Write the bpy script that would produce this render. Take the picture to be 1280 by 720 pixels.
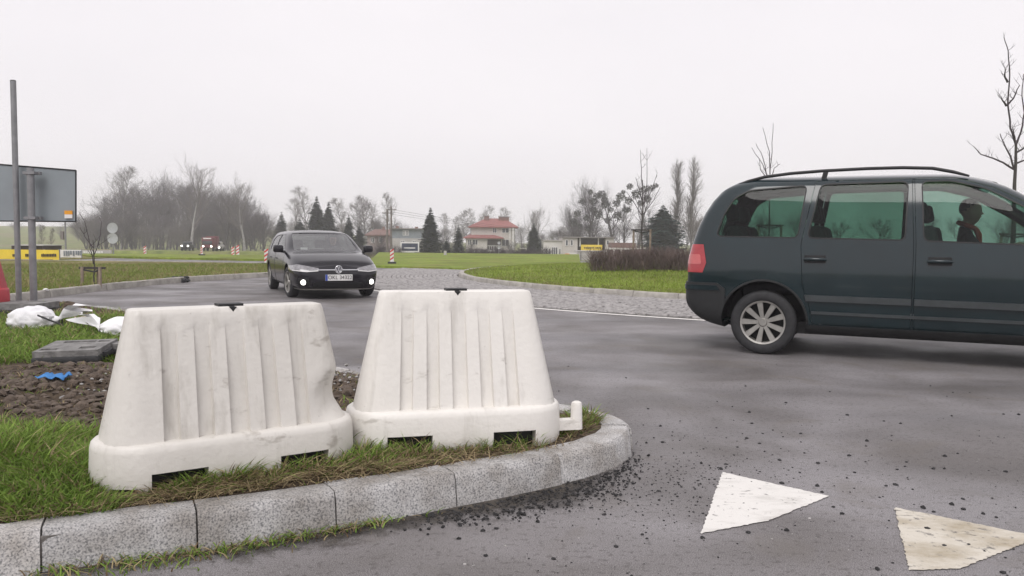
import bpy, bmesh, math, random
import numpy as np
from mathutils import Vector, Matrix, noise as mnoise
for o in list(bpy.data.objects): bpy.data.objects.remove(o)
R_ = math.radians
scene = bpy.context.scene
COL = scene.collection
random.seed(7)

# ------------------------------------------------------------------ camera
FPX, CAMH, PITCH, ROLL = 1000.0, 1.11, math.atan(60/1000.0), 0.010
_F = np.array([0, math.cos(PITCH), -math.sin(PITCH)]); _U0 = np.array([0, math.sin(PITCH), math.cos(PITCH)]); _R0 = np.array([1., 0, 0])
_R = math.cos(ROLL)*_R0 + math.sin(ROLL)*_U0; _U = math.cos(ROLL)*_U0 - math.sin(ROLL)*_R0
_C = np.array([0, 0, CAMH])
cam = bpy.data.cameras.new('camera'); camo = bpy.data.objects.new('camera', cam); COL.objects.link(camo)
cam.sensor_width = 36; cam.lens = FPX/1280*36; cam.clip_start = .05; cam.clip_end = 3000
M = Matrix((( _R[0], _U[0], -_F[0], 0), (_R[1], _U[1], -_F[1], 0), (_R[2], _U[2], -_F[2], CAMH), (0, 0, 0, 1)))
camo.matrix_world = M
scene.camera = camo
# ------------------------------------------------------------------ world, sun, exposure
SUN_EL, SUN_AZ = 52, 200        # degrees; azimuth measured clockwise from +Y
w = bpy.data.worlds.new('World'); scene.world = w; w.use_nodes = True
nt = w.node_tree; nt.nodes.clear()
sky = nt.nodes.new('ShaderNodeTexSky'); sky.sky_type = 'NISHITA'; sky.sun_disc = False
sky.sun_elevation = R_(SUN_EL); sky.sun_rotation = R_(SUN_AZ); sky.dust_density = 4; sky.air_density = 1.5
hs = nt.nodes.new('ShaderNodeHueSaturation'); hs.inputs['Saturation'].default_value = .10
bg1 = nt.nodes.new('ShaderNodeBackground'); bg1.inputs[1].default_value = .05
bg2 = nt.nodes.new('ShaderNodeBackground'); bg2.inputs[1].default_value = 1.0     # even cloud deck
tcw = nt.nodes.new('ShaderNodeTexCoord'); nzw = nt.nodes.new('ShaderNodeTexNoise'); nzw.inputs['Scale'].default_value = 1.6; nzw.inputs['Detail'].default_value = 4
mpw = nt.nodes.new('ShaderNodeMapping'); mpw.inputs['Scale'].default_value = (1, 1, 3)
rpw = nt.nodes.new('ShaderNodeValToRGB'); rpw.color_ramp.elements[0].position = .3; rpw.color_ramp.elements[1].position = .7
rpw.color_ramp.elements[0].color = (.83, .80, .835, 1); rpw.color_ramp.elements[1].color = (.90, .865, .895, 1)
nt.links.new(tcw.outputs['Generated'], mpw.inputs[0]); nt.links.new(mpw.outputs[0], nzw.inputs['Vector']); nt.links.new(nzw.outputs['Fac'], rpw.inputs[0]); nt.links.new(rpw.outputs[0], bg2.inputs[0])
add = nt.nodes.new('ShaderNodeMixShader'); add.inputs[0].default_value = .88
out = nt.nodes.new('ShaderNodeOutputWorld')
nt.links.new(sky.outputs[0], hs.inputs['Color']); nt.links.new(hs.outputs[0], bg1.inputs[0])
nt.links.new(bg1.outputs[0], add.inputs[1]); nt.links.new(bg2.outputs[0], add.inputs[2]); nt.links.new(add.outputs[0], out.inputs[0])
sl = bpy.data.lights.new('sun', 'SUN'); sl.energy = 1.5; sl.angle = R_(35); sl.color = (1, .97, .94)
so = bpy.data.objects.new('sun', sl); COL.objects.link(so)
_el, _az = R_(SUN_EL), R_(SUN_AZ)
so.rotation_euler = Vector((math.sin(_az)*math.cos(_el), math.cos(_az)*math.cos(_el), math.sin(_el))).to_track_quat('Z', 'Y').to_euler()
so.location = (0, 0, 20)
vs = scene.view_settings; vs.view_transform = 'Standard'; vs.look = 'None'; vs.exposure = 0.28; vs.gamma = 1.0; vs.use_curve_mapping = False
scene.cycles.volume_bounces = 2; scene.cycles.transparent_max_bounces = 24

# ------------------------------------------------------------------ picture <-> place
def ray(px, py): return _F + (px-640)/FPX*_R - (py-360)/FPX*_U
def P(px, py, z=0.):
    d = ray(px, py); return _C + d*(z-CAMH)/d[2]
def PY(px, py, Y):
    d = ray(px, py); return _C + d*(Y/d[1])
def sstep(a, b, x):
    t = min(1, max(0, (x-a)/(b-a))); return t*t*(3-2*t)
def gz(x, y):
    z = -.06 - 2.1*sstep(44, 105, y)
    z += 7*sstep(190, 430, y)*sstep(-70, -150, x) + 1.0*sstep(180, 400, y)
    return z

# ------------------------------------------------------------------ mesh helpers
class MB:
    def __init__(s): s.v = []; s.f = []; s.m = []
    def add(s, vs, fs, mi=0):
        o = len(s.v); s.v.extend([tuple(map(float, v)) for v in vs]); s.f.extend([tuple(i+o for i in f) for f in fs]); s.m.extend([mi]*len(fs))
    def box(s, c, d, rot=None, mi=0, bev=0):
        x, y, z = d[0]/2, d[1]/2, d[2]/2
        vs = [Vector(p) for p in ((-x,-y,-z),(x,-y,-z),(x,y,-z),(-x,y,-z),(-x,-y,z),(x,-y,z),(x,y,z),(-x,y,z))]
        if rot is not None: vs = [rot @ v for v in vs]
        s.add([v+Vector(c) for v in vs], [(0,3,2,1),(4,5,6,7),(0,1,5,4),(1,2,6,5),(2,3,7,6),(3,0,4,7)], mi)
    def tube(s, pts, rad, n=8, mi=0, cap=True):
        pts = [Vector(p) for p in pts]
        if not hasattr(rad, '__len__'): rad = [rad]*len(pts)
        vs = []; fs = []; up = None
        for i, p in enumerate(pts):
            t = (pts[min(i+1, len(pts)-1)]-pts[max(i-1, 0)]).normalized()
            if up is None: up = t.orthogonal().normalized()
            a = (up - t*up.dot(t))
            a = a.normalized() if a.length > 1e-6 else t.orthogonal().normalized()
            up = a; b = t.cross(a)
            for k in range(n):
                q = 2*math.pi*k/n; vs.append(p+(a*math.cos(q)+b*math.sin(q))*rad[i])
        for i in range(len(pts)-1):
            for k in range(n):
                fs.append((i*n+k, i*n+(k+1) % n, (i+1)*n+(k+1) % n, (i+1)*n+k))
        if cap: fs += [tuple(range(n-1, -1, -1)), tuple((len(pts)-1)*n+k for k in range(n))]
        s.add(vs, fs, mi)
    def lathe(s, prof, n=32, axis='y', c=(0,0,0), mi=0, cap=True):
        vs = []; fs = []
        for (r, h) in prof:
            for k in range(n):
                q = 2*math.pi*k/n; a, b = r*math.cos(q), r*math.sin(q)
                p = (a, h, b) if axis == 'y' else ((a, b, h) if axis == 'z' else (h, a, b))
                vs.append(Vector(p)+Vector(c))
        m = len(prof)
        for i in range(m-1):
            for k in range(n): fs.append((i*n+k, i*n+(k+1) % n, (i+1)*n+(k+1) % n, (i+1)*n+k))
        if cap and prof[0][0] > 1e-5: fs.append(tuple(range(n)))
        if cap and prof[-1][0] > 1e-5: fs.append(tuple((m-1)*n+k for k in range(n)))
        s.add(vs, fs, mi)
    def mesh(s, name, mats, smooth=0, fix=True):
        me = bpy.data.meshes.new(name); me.from_pydata(s.v, [], s.f)
        if not isinstance(mats, (list, tuple)): mats = [mats]
        for m in mats: me.materials.append(m)
        if len(mats) > 1: me.polygons.foreach_set('material_index', s.m)
        if fix:
            bm = bmesh.new(); bm.from_mesh(me); bmesh.ops.remove_doubles(bm, verts=bm.verts, dist=1e-6)
            bmesh.ops.recalc_face_normals(bm, faces=bm.faces); bm.to_mesh(me); bm.free()
        shade(me, smooth); return me
    def build(s, name, mats, parent=None, smooth=0, fix=True):
        return ob(name, s.mesh(name, mats, smooth, fix), parent)
def shade(me, ang):
    if ang:
        me.polygons.foreach_set('use_smooth', [True]*len(me.polygons)); me.set_sharp_from_angle(angle=R_(ang))
    me.update()
def ob(name, me, parent=None, loc=None, rot=None):
    o = bpy.data.objects.new(name, me); COL.objects.link(o)
    if parent is not None: o.parent = parent
    if loc is not None: o.location = loc
    if rot is not None: o.rotation_euler = rot
    return o
def tag(o, label, cat, group=None, kind=None):
    o['label'] = label
    if cat: o['category'] = cat
    if group: o['group'] = group
    if kind: o['kind'] = kind
    return o
def thing(name, label, cat, loc=(0,0,0), rz=0, group=None):
    o = ob(name, None, None, tuple(map(float, loc)), (0, 0, rz)); return tag(o, label, cat, group)
def struct(o, label=None):
    o['kind'] = 'structure'
    if label: o['label'] = label
    return o
def copy_tree(o, parent=None):
    c = o.copy(); COL.objects.link(c); c.parent = parent
    for ch in list(o.children): copy_tree(ch, c)
    return c
def prism(poly, axis, a, b):
    """closed prism; axis 'y': poly is (x,z); axis 'x': poly is (y,z); axis 'z': poly is (x,y)"""
    n = len(poly); vs = []
    for h in (a, b):
        for (u, v) in poly: vs.append((u, h, v) if axis == 'y' else ((h, u, v) if axis == 'x' else (u, v, h)))
    fs = [tuple(range(n)), tuple(range(2*n-1, n-1, -1))]+[(i, (i+1) % n, n+(i+1) % n, n+i) for i in range(n)]
    m = MB(); m.add(vs, fs); return m.mesh('p', [], 0)
def rpoly(pts, r, k=4):
    out = []; n = len(pts)
    for i in range(n):
        p0, p1, p2 = Vector(pts[i-1]), Vector(pts[i]), Vector(pts[(i+1) % n])
        a = p0-p1; b = p2-p1; d = min(r, a.length*.45, b.length*.45)
        A = p1+a.normalized()*d; B = p1+b.normalized()*d
        for j in range(k+1):
            t = j/k; out.append(tuple((1-t)**2*A+2*t*(1-t)*p1+t*t*B))
    return out
def boolop(a, b, op='DIFFERENCE'):
    oa = ob('ta', a); obb = ob('tb', b)
    m = oa.modifiers.new('b', 'BOOLEAN'); m.operation = op; m.object = obb; m.solver = 'EXACT'
    dg = bpy.context.evaluated_depsgraph_get(); dg.update()
    me = bpy.data.meshes.new_from_object(oa.evaluated_get(dg))
    bpy.data.objects.remove(oa); bpy.data.objects.remove(obb); return me
def setmat(me, m):
    me.materials.clear(); me.materials.append(m)
    me.polygons.foreach_set('material_index', [0]*len(me.polygons)); return me

# ------------------------------------------------------------------ materials
def mk(name, c, rough=.7, var=.15, scale=6., bump=0., bscale=None, metal=0., spec=.5, coat=0., c2=None, detail=5, rvar=0., emit=None, estr=0, lo=.35, hi=.65, trans=0):
    m = bpy.data.materials.new(name); m.use_nodes = True; n = m.node_tree.nodes; L = m.node_tree.links; b = n['Principled BSDF']
    tc = n.new('ShaderNodeTexCoord'); oi = n.new('ShaderNodeObjectInfo'); va = n.new('ShaderNodeVectorMath'); va.operation = 'ADD'
    mu = n.new('ShaderNodeVectorMath'); mu.operation = 'SCALE'; mu.inputs[0].default_value = (17, 31, 23); L.new(oi.outputs['Random'], mu.inputs['Scale'])
    L.new(tc.outputs['Object'], va.inputs[0]); L.new(mu.outputs[0], va.inputs[1])
    nz = n.new('ShaderNodeTexNoise'); nz.inputs['Scale'].default_value = scale; nz.inputs['Detail'].default_value = detail; nz.inputs['Roughness'].default_value = .62
    L.new(va.outputs[0], nz.inputs['Vector'])
    rp = n.new('ShaderNodeValToRGB'); e = rp.color_ramp.elements; e[0].position = lo; e[1].position = hi
    if c2 is None: c2 = tuple(min(1, x*(1+var)) for x in c); c = tuple(x*(1-var) for x in c)
    e[0].color = (*c, 1); e[1].color = (*c2, 1)
    L.new(nz.outputs['Fac'], rp.inputs[0]); L.new(rp.outputs[0], b.inputs['Base Color'])
    b.inputs['Roughness'].default_value = rough; b.inputs['Metallic'].default_value = metal; b.inputs['Specular IOR Level'].default_value = spec; b.inputs['Coat Weight'].default_value = coat; b.inputs['Coat Roughness'].default_value = .06
    if rvar:
        mr = n.new('ShaderNodeMapRange'); mr.inputs[3].default_value = rough-rvar; mr.inputs[4].default_value = rough+rvar; L.new(nz.outputs['Fac'], mr.inputs[0]); L.new(mr.outputs[0], b.inputs['Roughness'])
    if bump:
        n2 = n.new('ShaderNodeTexNoise'); n2.inputs['Scale'].default_value = bscale or scale*4; n2.inputs['Detail'].default_value = 4; L.new(va.outputs[0], n2.inputs['Vector'])
        bp = n.new('ShaderNodeBump'); bp.inputs['Strength'].default_value = bump; bp.inputs['Distance'].default_value = .02; L.new(n2.outputs['Fac'], bp.inputs['Height']); L.new(bp.outputs[0], b.inputs['Normal'])
    if emit: b.inputs['Emission Color'].default_value = (*emit, 1); b.inputs['Emission Strength'].default_value = estr
    return m
def glassmat(name, tint, refl=1.45, rough=.02):
    m = bpy.data.materials.new(name); m.use_nodes = True; n = m.node_tree.nodes; L = m.node_tree.links; n.clear()
    o = n.new('ShaderNodeOutputMaterial'); t = n.new('ShaderNodeBsdfTransparent'); g = n.new('ShaderNodeBsdfGlossy'); fr = n.new('ShaderNodeFresnel'); mx = n.new('ShaderNodeMixShader')
    nz = n.new('ShaderNodeTexNoise'); nz.inputs['Scale'].default_value = 3; tc = n.new('ShaderNodeTexCoord'); L.new(tc.outputs['Object'], nz.inputs['Vector'])
    rp = n.new('ShaderNodeValToRGB'); rp.color_ramp.elements[0].color = (*[x*.92 for x in tint], 1); rp.color_ramp.elements[1].color = (*[min(1, x*1.06) for x in tint], 1); L.new(nz.outputs['Fac'], rp.inputs[0])
    L.new(rp.outputs[0], t.inputs[0]); g.inputs['Roughness'].default_value = rough; fr.inputs['IOR'].default_value = refl
    ge = n.new('ShaderNodeNewGeometry'); bf = n.new('ShaderNodeMath'); bf.operation = 'SUBTRACT'; bf.inputs[0].default_value = 1; L.new(ge.outputs['Backfacing'], bf.inputs[1]); mf = n.new('ShaderNodeMath'); mf.operation = 'MULTIPLY'; L.new(fr.outputs[0], mf.inputs[0]); L.new(bf.outputs[0], mf.inputs[1])
    L.new(mf.outputs[0], mx.inputs[0]); L.new(t.outputs[0], mx.inputs[1]); L.new(g.outputs[0], mx.inputs[2]); L.new(mx.outputs[0], o.inputs[0]); return m
def attrmat(name, rough=.75, attr='col', trans=.25):
    """colour from a per-blade colour attribute"""
    m = bpy.data.materials.new(name); m.use_nodes = True; n = m.node_tree.nodes; L = m.node_tree.links; b = n['Principled BSDF']
    a = n.new('ShaderNodeAttribute'); a.attribute_name = attr; L.new(a.outputs['Color'], b.inputs['Base Color']); b.inputs['Roughness'].default_value = rough; b.inputs['Specular IOR Level'].default_value = .25
    if trans:
        tr = n.new('ShaderNodeBsdfTranslucent'); L.new(a.outputs['Color'], tr.inputs[0]); mx = n.new('ShaderNodeMixShader'); mx.inputs[0].default_value = trans
        o = n['Material Output']; L.new(b.outputs[0], mx.inputs[1]); L.new(tr.outputs[0], mx.inputs[2]); L.new(mx.outputs[0], o.inputs[0])
    return m
MT = {}
MT['plastic'] = mk('barrier_plastic', (.50,.475,.445), .42, c2=(.655,.63,.60), scale=3.2, bump=.12, bscale=35, lo=.28, hi=.5, rvar=.08)
def layered(name, base, layers, rough=.45, bump=.12, bscale=35):
    """layers: (colour, noise scale, stretch xyz, lo, hi, amount)"""
    m = bpy.data.materials.new(name); m.use_nodes = True; n = m.node_tree.nodes; L = m.node_tree.links; bs = n['Principled BSDF']; bs.inputs['Roughness'].default_value = rough
    tc = n.new('ShaderNodeTexCoord'); oi = n.new('ShaderNodeObjectInfo'); va = n.new('ShaderNodeVectorMath'); va.operation = 'ADD'; mu = n.new('ShaderNodeVectorMath'); mu.operation = 'SCALE'; mu.inputs[0].default_value = (17, 31, 23)
    L.new(oi.outputs['Random'], mu.inputs['Scale']); L.new(tc.outputs['Object'], va.inputs[0]); L.new(mu.outputs[0], va.inputs[1])
    rgb = n.new('ShaderNodeRGB'); rgb.outputs[0].default_value = (*base, 1); cur = rgb.outputs[0]
    for col, sc, st, lo, hi, am in layers:
        mp = n.new('ShaderNodeMapping'); mp.inputs['Scale'].default_value = st; L.new(va.outputs[0], mp.inputs[0]); z = n.new('ShaderNodeTexNoise'); z.inputs['Scale'].default_value = sc; z.inputs['Detail'].default_value = 7; z.inputs['Roughness'].default_value = .65; L.new(mp.outputs[0], z.inputs['Vector'])
        r = n.new('ShaderNodeMapRange'); r.inputs[1].default_value = lo; r.inputs[2].default_value = hi; r.inputs[3].default_value = 0; r.inputs[4].default_value = am; L.new(z.outputs['Fac'], r.inputs[0])
        x = n.new('ShaderNodeMix'); x.data_type = 'RGBA'; L.new(r.outputs[0], x.inputs[0]); L.new(cur, x.inputs[6]); x.inputs[7].default_value = (*col, 1); cur = x.outputs[2]
    L.new(cur, bs.inputs['Base Color'])
    z = n.new('ShaderNodeTexNoise'); z.inputs['Scale'].default_value = bscale; L.new(va.outputs[0], z.inputs['Vector']); bp = n.new('ShaderNodeBump'); bp.inputs['Strength'].default_value = bump; bp.inputs['Distance'].default_value = .02; L.new(z.outputs['Fac'], bp.inputs['Height']); L.new(bp.outputs[0], bs.inputs['Normal']); return m
MT['plastic'] = layered('barrier_plastic', (.75,.725,.685), [((.60,.575,.535), 1.5, (1, 1, .5), .42, .70, .5), ((.38,.35,.31), 9, (1, 1, .10), .56, .72, .45), ((.30,.27,.23), 5, (1, .6, 2.2), .62, .70, .5), ((.20,.18,.16), 60, (1, 1, 1), .66, .74, .55)], .45)
MT['old_plastic'] = layered('aged_barrier_plastic', (.66,.635,.595), [((.51,.485,.445), 1.5, (1, 1, .5), .40, .68, .6), ((.34,.315,.275), 9, (1, 1, .10), .54, .70, .55), ((.27,.24,.205), 5, (1, .6, 2.2), .60, .68, .6), ((.20,.18,.16), 60, (1, 1, 1), .66, .74, .55)], .45)
MT['red_plastic'] = mk('red_plastic', (.42,.045,.06), .5, .15, 4)
MT['black_rub'] = mk('black_rubber', (.03,.03,.032), .7, .3, 12, bump=.3)
MT['rub_top'] = mk('grey_rubber', (.19,.185,.18), .85, .3, 14, bump=.4, bscale=60)  # paler grey than the base, for the slotted top slab
MT['galv'] = mk('galvanised_steel', (.25,.25,.26), .5, .12, 9, metal=.35)
MT['signback'] = mk('sign_back_aluminium', (.25,.28,.30), .55, .08, 1.5, metal=.1)
MT['sack'] = mk('white_sack', (.70,.70,.72), .75, c2=(.82,.81,.82), scale=7, bump=.35, bscale=26)
MT['stone'] = mk('pale_stone', (.40,.36,.28), .85, .25, 9, bump=.4)
MT['soil'] = mk('soil', (.055,.040,.030), .95, c2=(.15,.115,.09), scale=22, bump=.8, bscale=60)
MT['blue'] = mk('blue_cloth', (.05,.20,.48), .8, .2, 18)
MT['asph_crumb'] = mk('asphalt_crumb', (.022,.021,.022), .85, .5, 20, bump=.4)
MT['pebble'] = mk('pale_pebble', (.30,.29,.28), .8, .4, 20)
MT['paintw'] = mk('white_road_paint', (.30,.285,.265), .75, c2=(.72,.70,.665), scale=6, bump=.3, bscale=120, lo=.30, hi=.48, detail=9)
MT['paintd'] = mk('dirty_road_paint', (.22,.185,.13), .8, c2=(.60,.555,.47), scale=5, bump=.3, bscale=120, lo=.33, hi=.56, detail=9)
MT['paintw'] = layered('white_road_paint', (.70,.68,.65), [((.42,.40,.37), 3.5, (1, 2.2, 1), .50, .70, .7), ((.16,.15,.145), 26, (1, 1, 1), .60, .68, .85), ((.13,.12,.115), 7, (1, 3, 1), .64, .70, .9)], .75, .3, 120)
MT['paintd'] = layered('dirty_road_paint', (.58,.54,.47), [((.33,.275,.19), 3.0, (1, 1.6, 1), .44, .66, .9), ((.15,.14,.13), 24, (1, 1, 1), .57, .66, .9), ((.14,.125,.11), 6, (1, 2.5, 1), .60, .68, .9)], .8, .3, 120)
MT['concrete_kerb'] = mk('concrete_kerb', (.35,.33,.30), .85, .22, 5, bump=.4, bscale=40)
MT['cobble'] = mk('granite_cobble', (.285,.27,.265), .75, .35, 11, bump=.4, bscale=60)
MT['mortar'] = mk('mortar_joint', (.15,.138,.128), .95, .25, 10, bump=.5)
MT['glass_van'] = glassmat('green_tinted_glass', (.50,.635,.58), 1.36)
MT['glass_front'] = glassmat('pale_tinted_glass', (.62,.735,.69), 1.38)
MT['glass_screen'] = glassmat('windscreen_glass', (.86,.89,.88), 3.0)
MT['glass_clear'] = glassmat('clear_glass', (.84,.87,.86), 1.75)
MT['glass_house'] = mk('window_glass', (.05,.055,.065), .15, .2, 2, spec=.6)
MT['bark'] = mk('bark', (.055,.048,.045), .9, .3, 5)
MT['bark_pale'] = mk('pale_bark', (.26,.25,.245), .85, .35, 4)
MT['twig'] = mk('twigs', (.060,.048,.055), .9, .3, 3)
MT['twig_pale'] = mk('pale_twigs', (.135,.118,.115), .9, .25, 3)
MT['twig_hedge'] = mk('hedge_twigs', (.135,.10,.092), .9, .4, 3)
MT['needle'] = mk('needles', (.020,.030,.026), .8, .35, 2)
MT['needle_g'] = mk('thuja_green', (.018,.042,.036), .8, .3, 2)
MT['mistle'] = mk('mistletoe', (.045,.045,.038), .85, .35, 3)
MT['wood'] = mk('stake_wood', (.24,.19,.15), .85, .2, 8, bump=.3)
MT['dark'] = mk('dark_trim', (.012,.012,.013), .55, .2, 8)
MT['tyre'] = mk('tyre_rubber', (.022,.022,.024), .75, .25, 20, bump=.2)
MT['alloy'] = mk('alloy', (.33,.32,.30), .4, .15, 10, metal=.55)
MT['chrome'] = mk('chrome', (.72,.72,.74), .15, .03, 5, metal=1)
MT['whitepaint'] = mk('white_paint', (.72,.71,.70), .5, .06, 3)
MT['redpaint'] = mk('red_paint', (.55,.05,.05), .5, .1, 3)
MT['skin'] = mk('skin', (.48,.29,.22), .5, .08, 8)
MT['jacket'] = mk('dark_jacket', (.02,.022,.03), .8, .25, 9, bump=.2)
MT['trousers'] = mk('dark_trousers', (.025,.028,.04), .85, .2, 9)
MT['hair'] = mk('dark_hair', (.015,.012,.011), .6, .2, 25)
MT['scarf'] = mk('orange_red_cloth', (.60,.09,.045), .8, .15, 12)
MT['seat'] = mk('seat_fabric', (.045,.045,.05), .9, .2, 9, bump=.2)
MT['lampon'] = mk('lit_lamp', (.9,.9,.85), .3, .02, 3, emit=(1,.97,.9), estr=3)

def granite():
    m = bpy.data.materials.new('granite'); m.use_nodes = True; n = m.node_tree.nodes; L = m.node_tree.links; b = n['Principled BSDF']
    tc = n.new('ShaderNodeTexCoord'); oi = n.new('ShaderNodeObjectInfo'); va = n.new('ShaderNodeVectorMath'); va.operation = 'ADD'; mu = n.new('ShaderNodeVectorMath'); mu.operation = 'SCALE'; mu.inputs[0].default_value = (7, 13, 5)
    L.new(oi.outputs['Random'], mu.inputs['Scale']); L.new(tc.outputs['Object'], va.inputs[0]); L.new(mu.outputs[0], va.inputs[1])
    def nz(s, d=3):
        q = n.new('ShaderNodeTexNoise'); q.inputs['Scale'].default_value = s; q.inputs['Detail'].default_value = d; L.new(va.outputs[0], q.inputs['Vector']); return q
    a = nz(150, 4); r = n.new('ShaderNodeValToRGB'); e = r.color_ramp.elements; e[0].position = .36; e[0].color = (.20,.20,.205,1); e[1].position = .64; e[1].color = (.60,.585,.575,1)
    k = r.color_ramp.elements.new(.47); k.color = (.42,.412,.41,1); L.new(a.outputs['Fac'], r.inputs[0])
    b2 = nz(5, 6); r2 = n.new('ShaderNodeValToRGB'); r2.color_ramp.elements[0].position = .35; r2.color_ramp.elements[0].color = (.62,.59,.55,1); r2.color_ramp.elements[1].position = .6; r2.color_ramp.elements[1].color = (1,1,1,1); L.new(b2.outputs['Fac'], r2.inputs[0])
    mx = n.new('ShaderNodeMix'); mx.data_type = 'RGBA'; mx.blend_type = 'MULTIPLY'; mx.inputs[0].default_value = 1; L.new(r.outputs[0], mx.inputs[6]); L.new(r2.outputs[0], mx.inputs[7])
    # per stone tone
    mr = n.new('ShaderNodeMapRange'); mr.inputs[3].default_value = .78; mr.inputs[4].default_value = 1.12; L.new(oi.outputs['Random'], mr.inputs[0])
    mm = n.new('ShaderNodeVectorMath'); mm.operation = 'SCALE'; L.new(mx.outputs[2], mm.inputs[0]); L.new(mr.outputs[0], mm.inputs['Scale']); L.new(mm.outputs[0], b.inputs['Base Color'])
    bp = n.new('ShaderNodeBump'); bp.inputs['Strength'].default_value = .55; bp.inputs['Distance'].default_value = .006; h = nz(70, 6); L.new(h.outputs['Fac'], bp.inputs['Height']); L.new(bp.outputs[0], b.inputs['Normal'])
    b.inputs['Roughness'].default_value = .72; return m
MT['granite'] = granite()

def asphalt():
    m = bpy.data.materials.new('asphalt'); m.use_nodes = True; n = m.node_tree.nodes; L = m.node_tree.links; b = n['Principled BSDF']
    tc = n.new('ShaderNodeTexCoord')
    def nz(s, d=4, sc=None, dist=0):
        q = n.new('ShaderNodeTexNoise'); q.inputs['Scale'].default_value = s; q.inputs['Detail'].default_value = d; q.inputs['Distortion'].default_value = dist
        if sc:
            mp = n.new('ShaderNodeMapping'); mp.inputs['Scale'].default_value = sc; mp.inputs['Rotation'].default_value = (0, 0, R_(28)); L.new(tc.outputs['Object'], mp.inputs[0]); L.new(mp.outputs[0], q.inputs['Vector'])
        else: L.new(tc.outputs['Object'], q.inputs['Vector'])
        return q
    def ramp(src, p0, c0, p1, c1):
        r = n.new('ShaderNodeValToRGB'); e = r.color_ramp.elements; e[0].position = p0; e[1].position = p1; e[0].color = (*c0, 1); e[1].color = (*c1, 1); L.new(src, r.inputs[0]); return r.outputs[0]
    def mul(a, c):
        x = n.new('ShaderNodeMix'); x.data_type = 'RGBA'; x.blend_type = 'MULTIPLY'; x.inputs[0].default_value = 1; L.new(a, x.inputs[6]); L.new(c, x.inputs[7]); return x.outputs[2]
    agg = ramp(nz(240, 3).outputs['Fac'], .33, (.075,.072,.073), .66, (.315,.302,.306))
    blot = ramp(nz(.9, 7, None, .6).outputs['Fac'], .36, (.62,.595,.57), .64, (1.10,1.09,1.10))
    spk = ramp(nz(38, 3).outputs['Fac'], .32, (.62,.61,.60), .45, (1, 1, 1))
    trk = ramp(nz(.55, 4, (.22, 1.7, 1)).outputs['Fac'], .38, (.80,.80,.81), .58, (1.08,1.075,1.08))
    dirt = nz(1.7, 8, None, 1.2)
    col = mul(mul(mul(agg, blot), spk), trk)
    mx = n.new('ShaderNodeMix'); mx.data_type = 'RGBA'; f = n.new('ShaderNodeMapRange'); f.inputs[1].default_value = .56; f.inputs[2].default_value = .74; f.inputs[4].default_value = .6; L.new(dirt.outputs['Fac'], f.inputs[0]); L.new(f.outputs[0], mx.inputs[0])
    L.new(col, mx.inputs[6]); mx.inputs[7].default_value = (.135,.118,.10,1); L.new(mx.outputs[2], b.inputs['Base Color'])
    rr = n.new('ShaderNodeMapRange'); rr.inputs[1].default_value = .3; rr.inputs[2].default_value = .7; rr.inputs[3].default_value = .42; rr.inputs[4].default_value = .78; L.new(nz(1.1, 5).outputs['Fac'], rr.inputs[0]); L.new(rr.outputs[0], b.inputs['Roughness'])
    bp = n.new('ShaderNodeBump'); bp.inputs['Strength'].default_value = .5; bp.inputs['Distance'].default_value = .008; L.new(nz(160, 4).outputs['Fac'], bp.inputs['Height']); L.new(bp.outputs[0], b.inputs['Normal']); return m
MT['asphalt'] = asphalt()
def turf(name, g1, g2, br, s=1., lo=.45, hi=.7):
    m = bpy.data.materials.new(name); m.use_nodes = True; n = m.node_tree.nodes; L = m.node_tree.links; b = n['Principled BSDF']
    tc = n.new('ShaderNodeTexCoord')
    a = n.new('ShaderNodeTexNoise'); a.inputs['Scale'].default_value = 9*s; a.inputs['Detail'].default_value = 7; L.new(tc.outputs['Object'], a.inputs['Vector'])
    r = n.new('ShaderNodeValToRGB'); e = r.color_ramp.elements; e[0].position = .35; e[1].position = .65; e[0].color = (*g1, 1); e[1].color = (*g2, 1); L.new(a.outputs['Fac'], r.inputs[0])
    c = n.new('ShaderNodeTexNoise'); c.inputs['Scale'].default_value = 1.1*s; c.inputs['Detail'].default_value = 6; L.new(tc.outputs['Object'], c.inputs['Vector'])
    f = n.new('ShaderNodeMapRange'); f.inputs[1].default_value = lo; f.inputs[2].default_value = hi; L.new(c.outputs['Fac'], f.inputs[0])
    x = n.new('ShaderNodeMix'); x.data_type = 'RGBA'; L.new(f.outputs[0], x.inputs[0]); L.new(r.outputs[0], x.inputs[6]); x.inputs[7].default_value = (*br, 1); L.new(x.outputs[2], b.inputs['Base Color'])
    g = n.new('ShaderNodeTexNoise'); g.inputs['Scale'].default_value = .33; g.inputs['Detail'].default_value = 8; g.inputs['Roughness'].default_value = .7; L.new(tc.outputs['Object'], g.inputs['Vector']); gr = n.new('ShaderNodeValToRGB'); gr.color_ramp.elements[0].position = .36; gr.color_ramp.elements[0].color = (.66,.64,.62,1); gr.color_ramp.elements[1].position = .62; gr.color_ramp.elements[1].color = (1.1,1.06,1.0,1); L.new(g.outputs['Fac'], gr.inputs[0])
    gm = n.new('ShaderNodeMix'); gm.data_type = 'RGBA'; gm.blend_type = 'MULTIPLY'; gm.inputs[0].default_value = 1; L.new(x.outputs[2], gm.inputs[6]); L.new(gr.outputs[0], gm.inputs[7]); L.new(gm.outputs[2], b.inputs['Base Color'])
    bp = n.new('ShaderNodeBump'); bp.inputs['Strength'].default_value = .8; bp.inputs['Distance'].default_value = .05; L.new(a.outputs['Fac'], bp.inputs['Height']); L.new(bp.outputs[0], b.inputs['Normal']); b.inputs['Roughness'].default_value = .95; b.inputs['Specular IOR Level'].default_value = .2
    return m
MT['turf_far'] = turf('far_turf', (.12,.155,.04), (.20,.235,.07), (.21,.18,.11), .08)
MT['turf_bank'] = turf('bank_turf', (.11,.12,.03), (.20,.20,.06), (.22,.175,.095), 1)
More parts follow.
